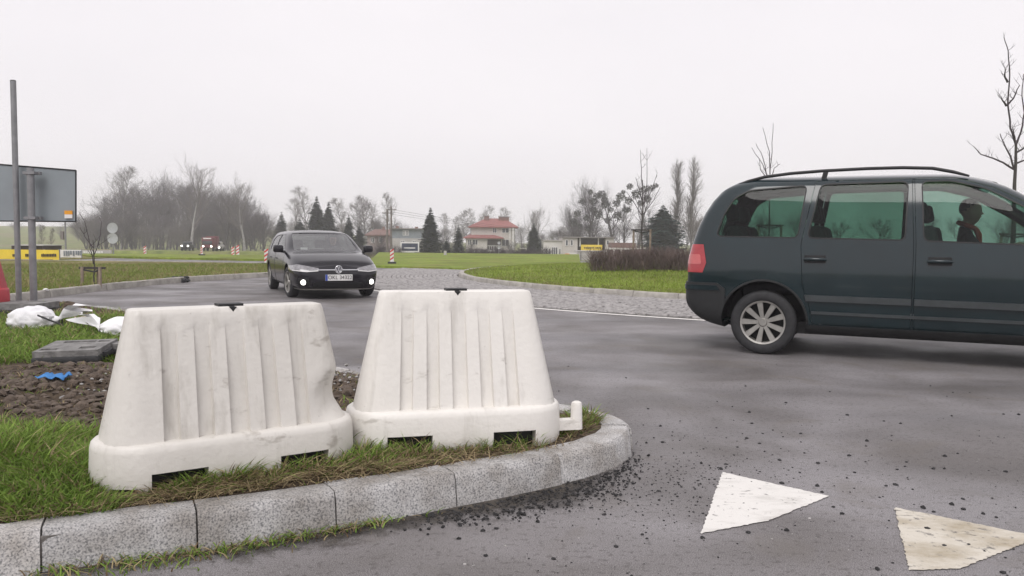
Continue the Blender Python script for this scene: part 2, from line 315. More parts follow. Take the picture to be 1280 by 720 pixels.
MT['turf_lawn'] = turf('lawn_turf', (.145,.205,.03), (.225,.295,.055), (.205,.19,.07), .7, .46, .75)
MT['verge_soil'] = turf('verge_soil', (.045,.034,.026), (.14,.108,.083), (.09,.072,.05), 2.4)
MT['gdirt'] = mk('gutter_dirt', (.032,.028,.025), .9, c2=(.10,.085,.07), scale=14, bump=.8, bscale=90, lo=.38, hi=.66)
def feathered(name, src):
    m = MT[src].copy(); m.name = name; n = m.node_tree.nodes; L = m.node_tree.links; b = n['Principled BSDF']; at = n.new('ShaderNodeAttribute'); at.attribute_name = 'fade'
    z = n.new('ShaderNodeTexNoise'); z.inputs['Scale'].default_value = 16; z.inputs['Detail'].default_value = 8; z.inputs['Roughness'].default_value = .75; tc = n.new('ShaderNodeTexCoord'); L.new(tc.outputs['Object'], z.inputs['Vector'])
    ad = n.new('ShaderNodeMath'); ad.operation = 'ADD'; L.new(at.outputs['Fac'], ad.inputs[0]); L.new(z.outputs['Fac'], ad.inputs[1]); mr = n.new('ShaderNodeMapRange'); mr.inputs[1].default_value = .72; mr.inputs[2].default_value = 1.15; L.new(ad.outputs[0], mr.inputs[0])
    t = n.new('ShaderNodeBsdfTransparent'); mx = n.new('ShaderNodeMixShader'); L.new(mr.outputs[0], mx.inputs[0]); L.new(t.outputs[0], mx.inputs[1]); L.new(b.outputs[0], mx.inputs[2]); L.new(mx.outputs[0], n['Material Output'].inputs[0]); return m
MT['gdirt_edge'] = feathered('gutter_dirt_edge', 'gdirt')
MT['blade'] = attrmat('grass_blades')
# ================================================================== THE SETTING
def grid_mesh(name, x0, x1, y0, y1, nx, ny, fn, mat, keep=None, smooth=True):
    xs = np.linspace(x0, x1, nx+1); ys = np.linspace(y0, y1, ny+1)
    vs = [(x, y, fn(x, y)) for y in ys for x in xs]; fs = []
    for j in range(ny):
        for i in range(nx):
            if keep and not keep((xs[i]+xs[i+1])/2, (ys[j]+ys[j+1])/2): continue
            a = j*(nx+1)+i; fs.append((a, a+1, a+nx+2, a+nx+1))
    me = bpy.data.meshes.new(name); me.from_pydata(vs, [], fs); me.materials.append(mat)
    bm = bmesh.new(); bm.from_mesh(me); bmesh.ops.delete(bm, geom=[v for v in bm.verts if not v.link_faces], context='VERTS'); bm.to_mesh(me); bm.free()
    shade(me, 89 if smooth else 0); return me
def inpoly(x, y, poly):
    c = False; n = len(poly); j = n-1
    for i in range(n):
        xi, yi = poly[i]; xj, yj = poly[j]
        if (yi > y) != (yj > y) and x < (xj-xi)*(y-yi)/(yj-yi)+xi: c = not c
        j = i
    return c
def nz2(x, y, s, seed=0): return mnoise.noise(Vector((x*s+seed*7.3, y*s-seed*3.1, seed*1.7)))

struct(ob('ground', grid_mesh('ground', -500, 500, -40, 600, 100, 80, gz, MT['turf_far'])), 'wide green and brown land falling away to the houses and woods')
m = MB(); m.add([(-48,-14,0),(70,-14,0),(70,43.5,0),(-48,43.5,0)], [(0,1,2,3)])
struct(m.build('road', MT['asphalt']), 'grey asphalt carriageway of the roundabout')

def polyline_resample(pts, step):
    pts = [Vector(p) for p in pts]; out = [pts[0].copy()]; d = 0; acc = 0
    for a, b in zip(pts, pts[1:]):
        L = (b-a).length; t = step-acc
        while t <= L: out.append(a.lerp(b, t/L)); t += step
        acc = (acc+L) % step
    return out
def smooth_line(pts, k=6):
    pts = [Vector((p[0], p[1])) for p in pts]; out = []
    for i in range(len(pts)-1):
        p0 = pts[max(i-1, 0)]; p1 = pts[i]; p2 = pts[i+1]; p3 = pts[min(i+2, len(pts)-1)]
        for j in range(k):
            t = j/k; out.append(.5*((2*p1)+(p2-p0)*t+(2*p0-5*p1+4*p2-p3)*t*t+(3*p1-p0-3*p2+p3)*t**3))
    out.append(pts[-1]); return out
def kerb(name, line, seams, h, wid, mat, label, batter=.03, gap=.006, sub=3, rise=.0, jit=.004, z0=-.05):
    """line: outer (road side) base line, stones lie to its left; seams: arc lengths"""
    line = [Vector(p) for p in line]; cum = [0]
    for a, b in zip(line, line[1:]): cum.append(cum[-1]+(b-a).length)
    def at(s):
        s = max(0, min(cum[-1]-1e-4, s)); i = max(0, min(len(cum)-2, int(np.searchsorted(cum, s, side='right'))-1))
        t = (s-cum[i])/(cum[i+1]-cum[i]); p = line[i].lerp(line[i+1], t)
        a = line[max(i-1, 0)]; b = line[min(i+2, len(line)-1)]; d = (b-a).normalized(); return p, Vector((-d.y, d.x))
    bed = MB(); vs = []; N = max(2, int(cum[-1]/.25))
    for k in range(N+1):
        p, nn = at(cum[-1]*k/N); a = p+nn*(batter+.012); b = p+nn*(wid-.012); vs += [(a.x, a.y, z0), (a.x, a.y, h-.022), (b.x, b.y, h-.022), (b.x, b.y, z0)]
    fs = [(0,1,2,3)]
    for k in range(N):
        for q in range(4): fs.append((k*4+q, k*4+(q+1) % 4, k*4+4+(q+1) % 4, k*4+4+q))
    fs.append(tuple(N*4+q for q in (3,2,1,0)))
    bed.add(vs, fs); root = struct(bed.build(name, MT['mortar']), label)
    rr = random.Random(5)
    for s0, s1 in zip(seams, seams[1:]):
        st = MB(); s0 += gap; n = max(sub, int((s1-s0)/.12)); vs = []; dz = rr.uniform(-jit, jit); dn = rr.uniform(-jit, jit)
        ch = .014
        for k in range(n+1):
            p, nn = at(s0+(s1-s0)*k/n); p = p+nn*dn
            j = lambda: rr.uniform(-.003, .003)
            e = .6 if k in (0, n) else 0
            for (o, z) in ((0, z0), (batter*.85, h*.8), (batter+.002+e*.006, h-ch-e*.004), (batter+ch, h), (wid*.55, h+.002), (wid, h-.002), (wid, z0)):
                q = p+nn*(o+j()); vs.append((q.x, q.y, z+dz+(j() if z > z0 else 0)))
        fs = [tuple(range(7))]+[tuple(n*7+q for q in range(6, -1, -1))]
        for k in range(n):
            for q in range(7): fs.append((k*7+q, k*7+(q+1) % 7, k*7+7+(q+1) % 7, k*7+7+q))
        st.add(vs, fs); st.build('kerb_stone', mat, root, smooth=35)
    return root, at, cum[-1]

# ---- foreground verge with granite kerb (picture points on the asphalt)
KH = .14
near = [(-4.4, .95), (-3.4, 1.55), (-2.4, 2.14)]+[tuple(P(*q)[:2]) for q in ((0,728),(50,718),(246,691),(420,663),(571,635),(703,607),(760,590))]+[(.60,3.98),(.655,4.18),(.60,4.42),(.42,4.62)]
far = [(.1, 4.86), (-.45, 5.3), (-1.25, 5.98), (-2.2, 7.1), (-3.6, 8.9), (-5.0, 10.5), (-5.8, 11.15), (-6.8, 11.6), (-8.5, 12.0), (-12, 12.2)]
kline = smooth_line(near+far, 6)
def arcpos(line, pts):
    cum = [0]
    for a, b in zip(line, line[1:]): cum.append(cum[-1]+(b-a).length)
    return [cum[min(range(len(line)), key=lambda i: (line[i]-Vector(p)).length)] for p in pts], cum[-1]
ap, tot = arcpos(kline, [tuple(P(*q)[:2]) for q in ((50,712),(246,690),(420,663),(571,635),(703,607))])
seams = [max(0, ap[0]-.5*k) for k in (5,4,3,2,1)]+ap+[ap[-1]+.78]
while seams[-1]+.5 < tot: seams.append(seams[-1]+.5)
kerb('kerb', kline, seams, KH, .17, MT['granite'], 'speckled grey granite kerb round the verge with the white barriers', batter=.022, jit=.007)
verge_poly = [(p.x, p.y) for p in kline]+[(-14, 12.2), (-14, .5), (-4.6, .5)]
vin = []     # inner line
for i, p in enumerate(kline):
    a = kline[max(0, i-1)]; b = kline[min(len(kline)-1, i+1)]; d = (b-a).normalized(); vin.append((p.x-d.y*.15, p.y+d.x*.15))
verge_in = vin+[(-14, 12.0), (-14, .4), (-4.6, .6)]
_vin = np.array(vin)
def dirt_amt(x, y):
    """bare soil patch between barrier and rubber feet"""
    a = math.exp(-(((x+2.6)/1.15)**2+((y-4.75)/1.1)**2)**2)
    b = math.exp(-(((x+1.2)/.75)**2+((y-5.2)/.7)**2)**2)
    c = .9*math.exp(-(((x+5.9)/1.4)**2+((y-10.4)/.45)**2)**2)
    return min(1, max(a, b, c)*(1.05+.45*nz2(x, y, 2.2, 3)))
def verge_z(x, y):
    dk = np.sqrt(((_vin-np.array([x, y]))**2).sum(1)).min()
    e = min(1, max(0, dk-.03)/.5)
    z = KH-.012+.035*e+e*(.02*nz2(x, y, 1.3)+.008*nz2(x, y, 6, 2))
    da = dirt_amt(x, y)
    z += da*e*(.05+.05*nz2(x, y, 3.1, 5)+.035*abs(nz2(x, y, 8, 6))+.02*nz2(x, y, 19, 7))
    return z
vme = grid_mesh('verge', -9.0, .62, .9, 12.1, 240, 280, verge_z, MT['verge_soil'], lambda x, y: inpoly(x, y, verge_in))
struct(ob('verge', vme), 'soil and grass verge behind the granite kerb')

# ---- central island: kerb, cobbled apron, lawn mound
ICX, ICY, IR = 11.0, 25.0, 12.65
def arc(r, a0, a1, n): return [Vector((ICX+r*math.cos(R_(a0+(a1-a0)*i/n)), ICY+r*math.sin(R_(a0+(a1-a0)*i/n)))) for i in range(n+1)]
ik = arc(IR, 150, 330, 200)       # counter clockwise: inside lies to the left
Ltot = R_(180)*IR; s = [0]
while s[-1]+1.0 < Ltot: s.append(s[-1]+1.0)
kerb('kerb', ik, s, .13, .16, MT['concrete_kerb'], 'pale concrete kerb round the central island lawn', batter=.02, gap=.012)
def lawn_z(x, y):
    r = math.hypot(x-ICX, y-ICY); e = max(0, min(1, (IR-.15-r)/6.0)); return .115+.165*(1-(1-e)**2)+.03*e*nz2(x, y, .6, 4)+.012*nz2(x, y, 3, 5)*min(1, e*6)
m = MB(); rings = [IR-.13, IR-.4, IR-.9, IR-1.6, IR-2.6, IR-4, IR-6, IR-8.5, IR-11, .3]; NA = 120; vs = []; fs = []
for r in rings:
    for k in range(NA):
        q = 2*math.pi*k/NA; x, y = ICX+r*math.cos(q), ICY+r*math.sin(q); vs.append((x, y, lawn_z(x, y)))
for i in range(len(rings)-1):
    for k in range(NA): fs.append((i*NA+k, i*NA+(k+1) % NA, (i+1)*NA+(k+1) % NA, (i+1)*NA+k))
fs.append(tuple((len(rings)-1)*NA+k for k in range(NA))); m.add(vs, fs)
struct(m.build('island_lawn', MT['turf_lawn'], smooth=80), 'low green grass mound of the central island')
def ringsheet(name, r0, r1, z, a0, a1, mat, n=160, label=None):
    m = MB(); A = arc(r0, a0, a1, n); B = arc(r1, a0, a1, n); vs = [(p.x, p.y, z) for p in A]+[(p.x, p.y, z) for p in B]
    m.add(vs, [(i, i+1, n+2+i, n+1+i) for i in range(n)]); return struct(m.build(name, mat), label)
AR0, AR1 = IR+.02, 15.9
apron = ringsheet('cobbled_apron', AR0-.05, AR1, .006, 120, 345, MT['mortar'], label='ring of grey granite setts round the central island')
lm = ringsheet('edge_line', AR1+.05, AR1+.20, .005, 196, 345, MT['paintw'], label='thin white edge line beside the cobbled ring')
# setts
proto = []
for k in range(5):
    rr = random.Random(k); m = MB(); a, b = .078, .058; h = .03
    j = lambda q=.006: rr.uniform(-q, q)
    lo = [(-a, -b), (a, -b), (a, b), (-a, b)]; vs = [(x+j(), y+j(), -.01) for x, y in lo]+[(x*.97+j(), y*.96+j(), h*.6) for x, y in lo]+[(x*.74+j(), y*.70+j(), h+j(.003)) for x, y in lo]
    fs = []
    for t in (0, 4):
        for q in range(4): fs.append((t+q, t+(q+1) % 4, t+4+(q+1) % 4, t+4+q))
    fs.append((8,9,10,11)); m.add(vs, fs); proto.append(m.mesh('cobble', MT['cobble'], 50))
spots = []; rr = random.Random(11); r = AR0+.08; row = 0
while r < AR1-.04:
    n = int(2*math.pi*r/.172); 
    for k in range(n):
        a = 360*(k+(row % 2)*.5)/n
        if 140 < a < 300: spots.append((r+rr.uniform(-.008, .008), R_(a)+rr.uniform(-.0006, .0006)))
    r += .128; row += 1
def spt(s): return (ICX+s[0]*math.cos(s[1]), ICY+s[0]*math.sin(s[1]))
def show(s):
    x, y = spt(s); px = 640+x/y*1000
    hid = 472 < px < 668 and y < 15.0
    return (y if (px < 875 and px > 470 and not hid) else 60+y)
spots.sort(key=show); bulk = MB()
pv = [([tuple(v.co) for v in me.vertices], [tuple(p.vertices) for p in me.polygons]) for me in proto]
for i, s in enumerate(spots):
    x, y = spt(s); rz = s[1]+math.pi/2+rr.uniform(-.05, .05); z = .004+rr.uniform(-.008, .008)
    if i < 300:
        o = ob('cobble', proto[i % 5], apron, (x, y, z), (rr.uniform(-.05,.05), rr.uniform(-.05,.05), rz))
    else:
        V, Fc = pv[i % 5]; c, sn = math.cos(rz), math.sin(rz)
        bulk.add([(x+c*p[0]-sn*p[1], y+sn*p[0]+c*p[1], z+p[2]) for p in V], Fc)
o = bulk.build('cobbles', MT['cobble'], apron, smooth=50, fix=False); o['kind'] = 'stuff'

# ---- left bank with kerb
bk = smooth_line([(-9.6, 7.5), (-8.6, 11), (-8.30, 13.2), (-8.29, 15), (-8.25, 17), (-7.95, 19.5), (-7.1, 22.0), (-6.3, 24), (-6.0, 26.5), (-7.2, 29.6), (-10, 31.2), (-16, 32.0), (-40, 33)], 6)
_, tl = arcpos(bk, []); s = [0]
while s[-1]+1.0 < tl: s.append(s[-1]+1.0)
kerb('kerb', bk, s, .13, .15, MT['concrete_kerb'], 'worn concrete kerb along the rough left bank', batter=.02, gap=.012)
def bank_z(x, y):
    dk = min(math.hypot(x-p.x, y-p.y) for p in bk[::2]); e = min(1, max(0, dk-.1)/3.0)
    return .11+.0*e*e*(3-2*e)+.035*e*nz2(x, y, .7, 8)+.02*nz2(x, y, 3, 9)*min(1, e*5)
bin_ = []
for i, p in enumerate(bk):
    a = bk[max(0, i-1)]; b = bk[min(len(bk)-1, i+1)]; d = (b-a).normalized(); bin_.append((p.x-d.y*.10, p.y+d.x*.10))
bank_in = bin_+[(-40, 7.5)]
bme = grid_mesh('grass_bank', -38, -5.6, 7.5, 33, 150, 130, bank_z, MT['turf_bank'], lambda x, y: inpoly(x, y, bank_in))
struct(ob('grass_bank', bme), 'rough yellow green grass bank across the road')
# ---- lawn beyond the road
def far_lawn(name, pts, z, mat, label, kpts=None):
    m = MB(); n = len(pts); m.add([(x, y, z) for x, y in pts]+[(x, y, -.1) for x, y in pts], [tuple(range(n))]+[(i, (i+1) % n, n+(i+1) % n, n+i) for i in range(n)]); return struct(m.build(name, mat), label)
far_lawn('far_lawn', [(q.x, q.y) for q in smooth_line([(-7.5, 43), (-6.6, 36), (-5.6, 31.2), (-3.6, 29.6), (-1.0, 28.3), (.6, 27.5), (2.5, 29)], 5)]+[(5, 60), (-10, 60)], .09, MT['turf_lawn'], 'green lawn across the road in front of the houses')
far_lawn('field_verge', [(-21, 34.6), (-20.2, 38), (-20.4, 43.6), (-60, 43.6), (-60, 34.6)], .03, MT['turf_bank'], 'rough grass field edge below the banners')
far_lawn('splitter_lawn', [(q.x, q.y) for q in smooth_line([(-21.5, 40.8), (-16, 38.6), (-10.5, 37.6), (-9.2, 40), (-10, 46), (-24, 46), (-22.5, 42.2), (-21.5, 40.8)], 4)][:-1], .10, MT['turf_lawn'], 'small grass island before the far traffic')

# ---- yield triangles
def roadmark(pts, mat, label, sd):
    rr = random.Random(sd); out = []
    n = len(pts)
    for i in range(n):
        a, b = Vector(pts[i]), Vector(pts[(i+1) % n]); k = max(2, int((b-a).length/.012)); nn = Vector((-(b-a).y, (b-a).x)).normalized()
        for t in range(k): out.append(a.lerp(b, t/k)+nn*(rr.uniform(-.004, .004)))
    m = MB(); m.add([(p.x, p.y, .004) for p in out], [tuple(range(len(out)))]); return struct(m.build('yield_marking', mat), label)
roadmark([tuple(P(*q)[:2]) for q in ((903,591),(876,668),(960,652),(1036,621))], MT['paintw'], 'bright white painted give-way triangle', 1)
roadmark([tuple(P(*q)[:2]) for q in ((1118,635),(1136,714),(1200,712),(1300,672))], MT['paintd'], 'dirty worn white give-way triangle', 2)

# ---- grass blades
def blades(name, spots, label, cat='grass', mat=None):
    """spots: rows x,y,z,height,width,lean dir,lean amount,r,g,b"""
    S = np.array(spots); n = len(S); seg = 3
    x, y, z, h, wd, ld, la = S[:, :7].T; a = np.random.RandomState(1).rand(n)*math.pi
    V = np.zeros((n, 7, 3)); 
    for i, t in enumerate((0, .4, .75)):
        bend = la*h*t*t*1.2; cx = x+np.cos(ld)*bend; cy = y+np.sin(ld)*bend; cz = z+h*t*(1-.25*la*t)
        ww = wd*(1-.45*t)/2
        for s, sg in ((0, -1), (1, 1)):
            V[:, i*2+s, 0] = cx+sg*np.cos(a)*ww; V[:, i*2+s, 1] = cy+sg*np.sin(a)*ww; V[:, i*2+s, 2] = cz
    V[:, 6, 0] = x+np.cos(ld)*la*h*1.2; V[:, 6, 1] = y+np.sin(ld)*la*h*1.2; V[:, 6, 2] = z+h*(1-.25*la)
    base = np.array([0,1,3, 0,3,2, 2,3,5, 2,5,4, 4,5,6]); Fi = (np.arange(n)[:, None]*7+base[None]).reshape(-1)
    me = bpy.data.meshes.new(name); me.vertices.add(n*7); me.vertices.foreach_set('co', V.reshape(-1))
    nt_ = n*5; me.loops.add(nt_*3); me.loops.foreach_set('vertex_index', Fi); me.polygons.add(nt_); me.polygons.foreach_set('loop_start', np.arange(nt_)*3)
    me.update(calc_edges=True); at = me.attributes.new('col', 'FLOAT_COLOR', 'POINT'); C = np.ones((n, 7, 4)); C[:, :, :3] = S[:, None, 7:10]; at.data.foreach_set('color', C.reshape(-1)); me.materials.append(mat or MT['blade'])
    return tag(ob(name, me), label, cat, kind='stuff')
rg = np.random.RandomState(4)
G1 = np.array([.11,.195,.028]); G2 = np.array([.24,.335,.07]); ST = np.array([.42,.335,.19]); BRN = np.array([.19,.135,.08])
def bcol(straw):
    if rg.rand() < straw: return ST*(.6+.5*rg.rand()) if rg.rand() < .6 else BRN*(.7+.6*rg.rand())
    t = rg.rand(); return (G1*(1-t)+G2*t)*(.8+.4*rg.rand())
def under_barrier(x, y):
    for (cx, cy, a) in ((-1.178, 3.32, 34), (-.272, 3.84, 14)):
        u = (x-cx)*math.cos(R_(a))+(y-cy)*math.sin(R_(a)); v = -(x-cx)*math.sin(R_(a))+(y-cy)*math.cos(R_(a))
        if abs(u) < .51 and abs(v) < .195: return True
    return False
sp = []
def tuft(x, y, n, rad, h, straw, wid=.006, flat=0):
    for _ in range(n):
        q = rg.rand()*2*math.pi; r = rad*math.sqrt(rg.rand()); X, Y = x+r*math.cos(q), y+r*math.sin(q)
        if not inpoly(X, Y, verge_in) or under_barrier(X, Y): continue
        hh = h*(.5+.7*rg.rand()); sp.append((X, Y, verge_z(X, Y)-.01, hh, wid*(.7+.6*rg.rand()), q+rg.normal()*.7, min(1.5, .25+.8*rg.rand()+flat), *bcol(straw)))
# strip along the kerb in front of the barriers
for _ in range(620):
    px = rg.uniform(-60, 745); t = rg.rand()**1.0
    yb = np.interp(px, [-60, 0, 246, 420, 570, 700, 745], [660, 648, 615, 594, 572, 552, 524]); yt = np.interp(px, [-60, 0, 113, 240, 430, 560, 700, 745], [540, 540, 560, 600, 556, 548, 535, 515])
    q = P(px, yb+(yt-yb)*t, KH); edge = t < .22
    g = nz2(q[0], q[1], 1.8, 12)
    tuft(q[0], q[1], 24, .06, .045+.05*max(0, g+.3)+(.0 if edge else .02), .82 if edge else (.38 if g > -.1 else .62), flat=.5 if edge else 0)
for _ in range(70):
    px = rg.uniform(120, 720); yt = np.interp(px, [113, 240, 430, 440, 560, 700, 745], [612, 596, 556, 556, 556, 540, 515]); q = P(px, yt+rg.uniform(6, 16), KH); tuft(q[0], q[1], 16, .035, .085+.03*rg.rand(), .3, .005)
# lush corner left of the barrier
for _ in range(560):
    px = rg.uniform(-80, 135); py = rg.uniform(556, 645); q = P(px, py, KH)
    tuft(q[0], q[1], 24, .08, .085+.06*nz2(q[0], q[1], 2.5, 13)+.03*(py < 605), .17, .007)
# turf behind: round the sandbags
for _ in range(950):
    px = rg.uniform(-60, 165); py = 384+74*rg.rand()**.8; q = P(px, py, KH)
    if dirt_amt(q[0], q[1]) > .55 and rg.rand() < .85: continue
    tuft(q[0], q[1], 16, .16, .07+.03*rg.rand(), .12 if py > 396 else .55, .009)
for _ in range(70):
    px = rg.uniform(-20, 150); py = rg.uniform(455, 540); q = P(px, py, KH); tuft(q[0], q[1], 10, .05, .04, .6)
for _ in range(260):      # between / behind the barriers and at the tip
    X = rg.uniform(-1.8, .55); Y = rg.uniform(4.1, 5.8)
    if inpoly(X, Y, verge_in): tuft(X, Y, 12, .08, .05, .5)
for _ in range(900):
    px = rg.uniform(-40, 740); yb = np.interp(px, [-60, 0, 246, 420, 570, 700, 745], [660, 655, 624, 603, 581, 561, 530]); q = P(px, yb-rg.rand()**1.5*16, KH); c_ = (ST if rg.rand() < .55 else BRN)*(.6+.6*rg.rand()); sp.append((q[0], q[1], KH+.002, .02+.05*rg.rand(), .004, rg.rand()*6.28, 1.5+1.5*rg.rand(), *c_))
blades('verge_grass', sp, 'long green and straw coloured grass growing on the verge')
# weeds at the foot of the kerb
sp2 = []
for _ in range(750):
    px = 20+(460 if rg.rand() < .85 else 560)*rg.rand()**.9; ykb = np.interp(px, [0, 50, 246, 420, 571], [722, 712, 690, 663, 637]); py = ykb+abs(rg.normal())*12*(1-px/620)+1; q = P(px, py); hh = .018+.035*rg.rand(); c = bcol(.5)
    sp2.append((q[0], q[1], .0, hh, .006, rg.rand()*6.28, .5+rg.rand(), *c))
blades('gutter_weeds', sp2, 'low green weeds and straw in the gutter below the kerb')
# bank and island blades
sp3 = []
for _ in range(42000):
    px = rg.uniform(-10, 345); py = 326+53*rg.rand()**1.5; q = P(px, py, .25); X, Y = q[0]+rg.normal()*.05, q[1]
    if Y > 33 or not inpoly(X, Y, bank_in): continue
    n_ = nz2(X, Y, .9, 21); t = rg.rand(); c = (np.array([.125,.175,.032])*(1-t)+np.array([.24,.29,.07])*t) if rg.rand() < .76+.5*n_ else np.array([.34,.265,.15])*(.6+.5*rg.rand())
    sp3.append((X, Y, bank_z(X, Y)-.01, .06+.07*rg.rand(), .012, rg.rand()*6.28, .3+.6*rg.rand(), *c))
blades('bank_grass', sp3, 'tufty yellowish grass on the bank across the road')
sp4 = []
for _ in range(52000):
    px = rg.uniform(560, 900); py = 327+46*rg.rand()**1.2; q = P(px, py, .2); X, Y = q[0], q[1]
    r = math.hypot(X-ICX, Y-ICY)
    if r > IR-.17: continue
    n_ = nz2(X, Y, .6, 22); t = rg.rand(); c = (np.array([.15,.21,.028])*(1-t)+np.array([.28,.35,.065])*t)*(1+.25*n_)
    if rg.rand() < (.12+.4*max(0, 1-(IR-r)/.7)): c = np.array([.22,.185,.08])*(.6+.5*rg.rand())
    sp4.append((X, Y, lawn_z(X, Y)-.01, .045+.045*rg.rand(), .012, rg.rand()*6.28, .3+.6*rg.rand(), *c))
blades('island_grass', sp4, 'short bright green grass on the central island')

# ---- dirt washed against the kerb foot
gd = MB(); vs = []; fade = []; NN = 260; kfoot = lambda px: np.interp(px, [-20, 0, 50, 246, 420, 571, 703, 760, 787, 806], [724, 722, 712, 690, 663, 635, 607, 590, 572, 540])
for k in range(NN+1):
    px = -20+835*k/NN; yk = kfoot(px); t = k/NN; wdt = max(6, (16+34*t)*(1+.5*nz2(k*.06, 0, 1, 41))); endf = min(1, (NN-k)/40)
    for u, fd in ((-.0, .78), (.35, .45), (1, 0)): q = P(px+u*34*t, yk-3+u*wdt); vs.append((q[0], q[1], .0035)); fade.append(fd*endf)
gd.add(vs, [(3*k+r, 3*k+r+1, 3*k+r+4, 3*k+r+3) for k in range(NN) for r in (0, 1)]); o = gd.build('gutter_dirt', MT['gdirt_edge'], fix=False); at_ = o.data.attributes.new('fade', 'FLOAT', 'POINT'); at_.data.foreach_set('value', fade); struct(o, 'thin dark dirt washed against the foot of the kerb')
# ---- loose crumbs, clods, gravel
def lump(rr, r, sub=1):
    bm = bmesh.new(); bmesh.ops.create_icosphere(bm, subdivisions=sub, radius=r)
    sx, sy, sz = rr.uniform(.7, 1.3), rr.uniform(.7, 1.3), rr.uniform(.45, .9)
    for v in bm.verts: v.co = Vector((v.co.x*sx, v.co.y*sy, v.co.z*sz))*rr.uniform(.75, 1.2)
    V = [tuple(v.co) for v in bm.verts]; Fc = [tuple(v.index for v in f.verts) for f in bm.faces]; bm.free(); return V, Fc
def scatter(name, spots, mat, label, sd, cat):
    rr = random.Random(sd); pool = [lump(rr, 1.0) for _ in range(10)]; m = MB()
    for (x, y, z, r) in spots:
        V, Fc = rr.choice(pool); a = rr.uniform(0, 6.28); c, s = math.cos(a), math.sin(a)
        m.add([(x+r*(c*p[0]-s*p[1]), y+r*(s*p[0]+c*p[1]), z+r*p[2]) for p in V], Fc)
    return tag(m.build(name, mat, fix=False, smooth=50), label, cat, kind='stuff')
cr = []
for _ in range(1300):      # dark crumbs piled at the nose of the kerb
    t = rg.rand(); px = 420+380*t**.6; t = max(0, (px-500)/300); yk = np.interp(px, [560, 703, 760, 787, 800], [640, 608, 592, 572, 560]); py = yk+abs(rg.normal())*(4+13*t)+1+(18*rg.rand() if rg.rand() < .2 else 0)
    q = P(px+rg.normal()*4, py); cr.append((q[0], q[1], .002+.010*rg.rand()*t, .002+.0075*rg.rand()**2))
for _ in range(800):      # loose over the carriageway
    px = rg.uniform(560, 1290); py = rg.uniform(455, 722) if rg.rand() < .6 else np.clip(rg.normal(600, 40), 460, 720); q = P(px, py); cr.append((q[0], q[1], .001, .0018+.0075*rg.rand()**5*1.6))
for _ in range(500):
    q = P(rg.normal(840, 70), rg.normal(600, 28)); cr.append((q[0], q[1], .001, .002+.005*rg.rand()**2))
scatter('asphalt_crumbs', cr, MT['asph_crumb'], 'black crumbs of broken asphalt scattered beside the kerb nose', 3, 'gravel')
cr = []
for _ in range(260):
    px = rg.uniform(300, 1280); py = rg.uniform(560, 720); q = P(px, py); cr.append((q[0], q[1], .001, .0015+.004*rg.rand()**3))
for _ in range(90): cr.append((-1.15+rg.normal()*.32, 5.05+rg.normal()*.28, KH+.07+.03*rg.rand(), .006+.014*rg.rand()**2))
for _ in range(60): q = P(rg.normal(120, 25), rg.normal(497, 10), KH); cr.append((q[0], q[1], verge_z(q[0], q[1])+.005, .006+.012*rg.rand()))
scatter('pale_pebbles', cr, MT['pebble'], 'small pale pebbles strewn on soil and asphalt', 4, 'gravel')
cr = []
for _ in range(4200):
    X, Y = -2.6+rg.normal()*.8, 4.8+rg.normal()*.7
    if rg.rand() < .22: X, Y = -1.2+rg.normal()*.4, 5.2+rg.normal()*.35
    if inpoly(X, Y, verge_in) and dirt_amt(X, Y) > .3: cr.append((X, Y, verge_z(X, Y)+.003, .008+.032*rg.rand()**3))
scatter('soil_clods', cr, MT['soil'], 'brown crumbly clods on the bare soil patch', 5, 'soil')
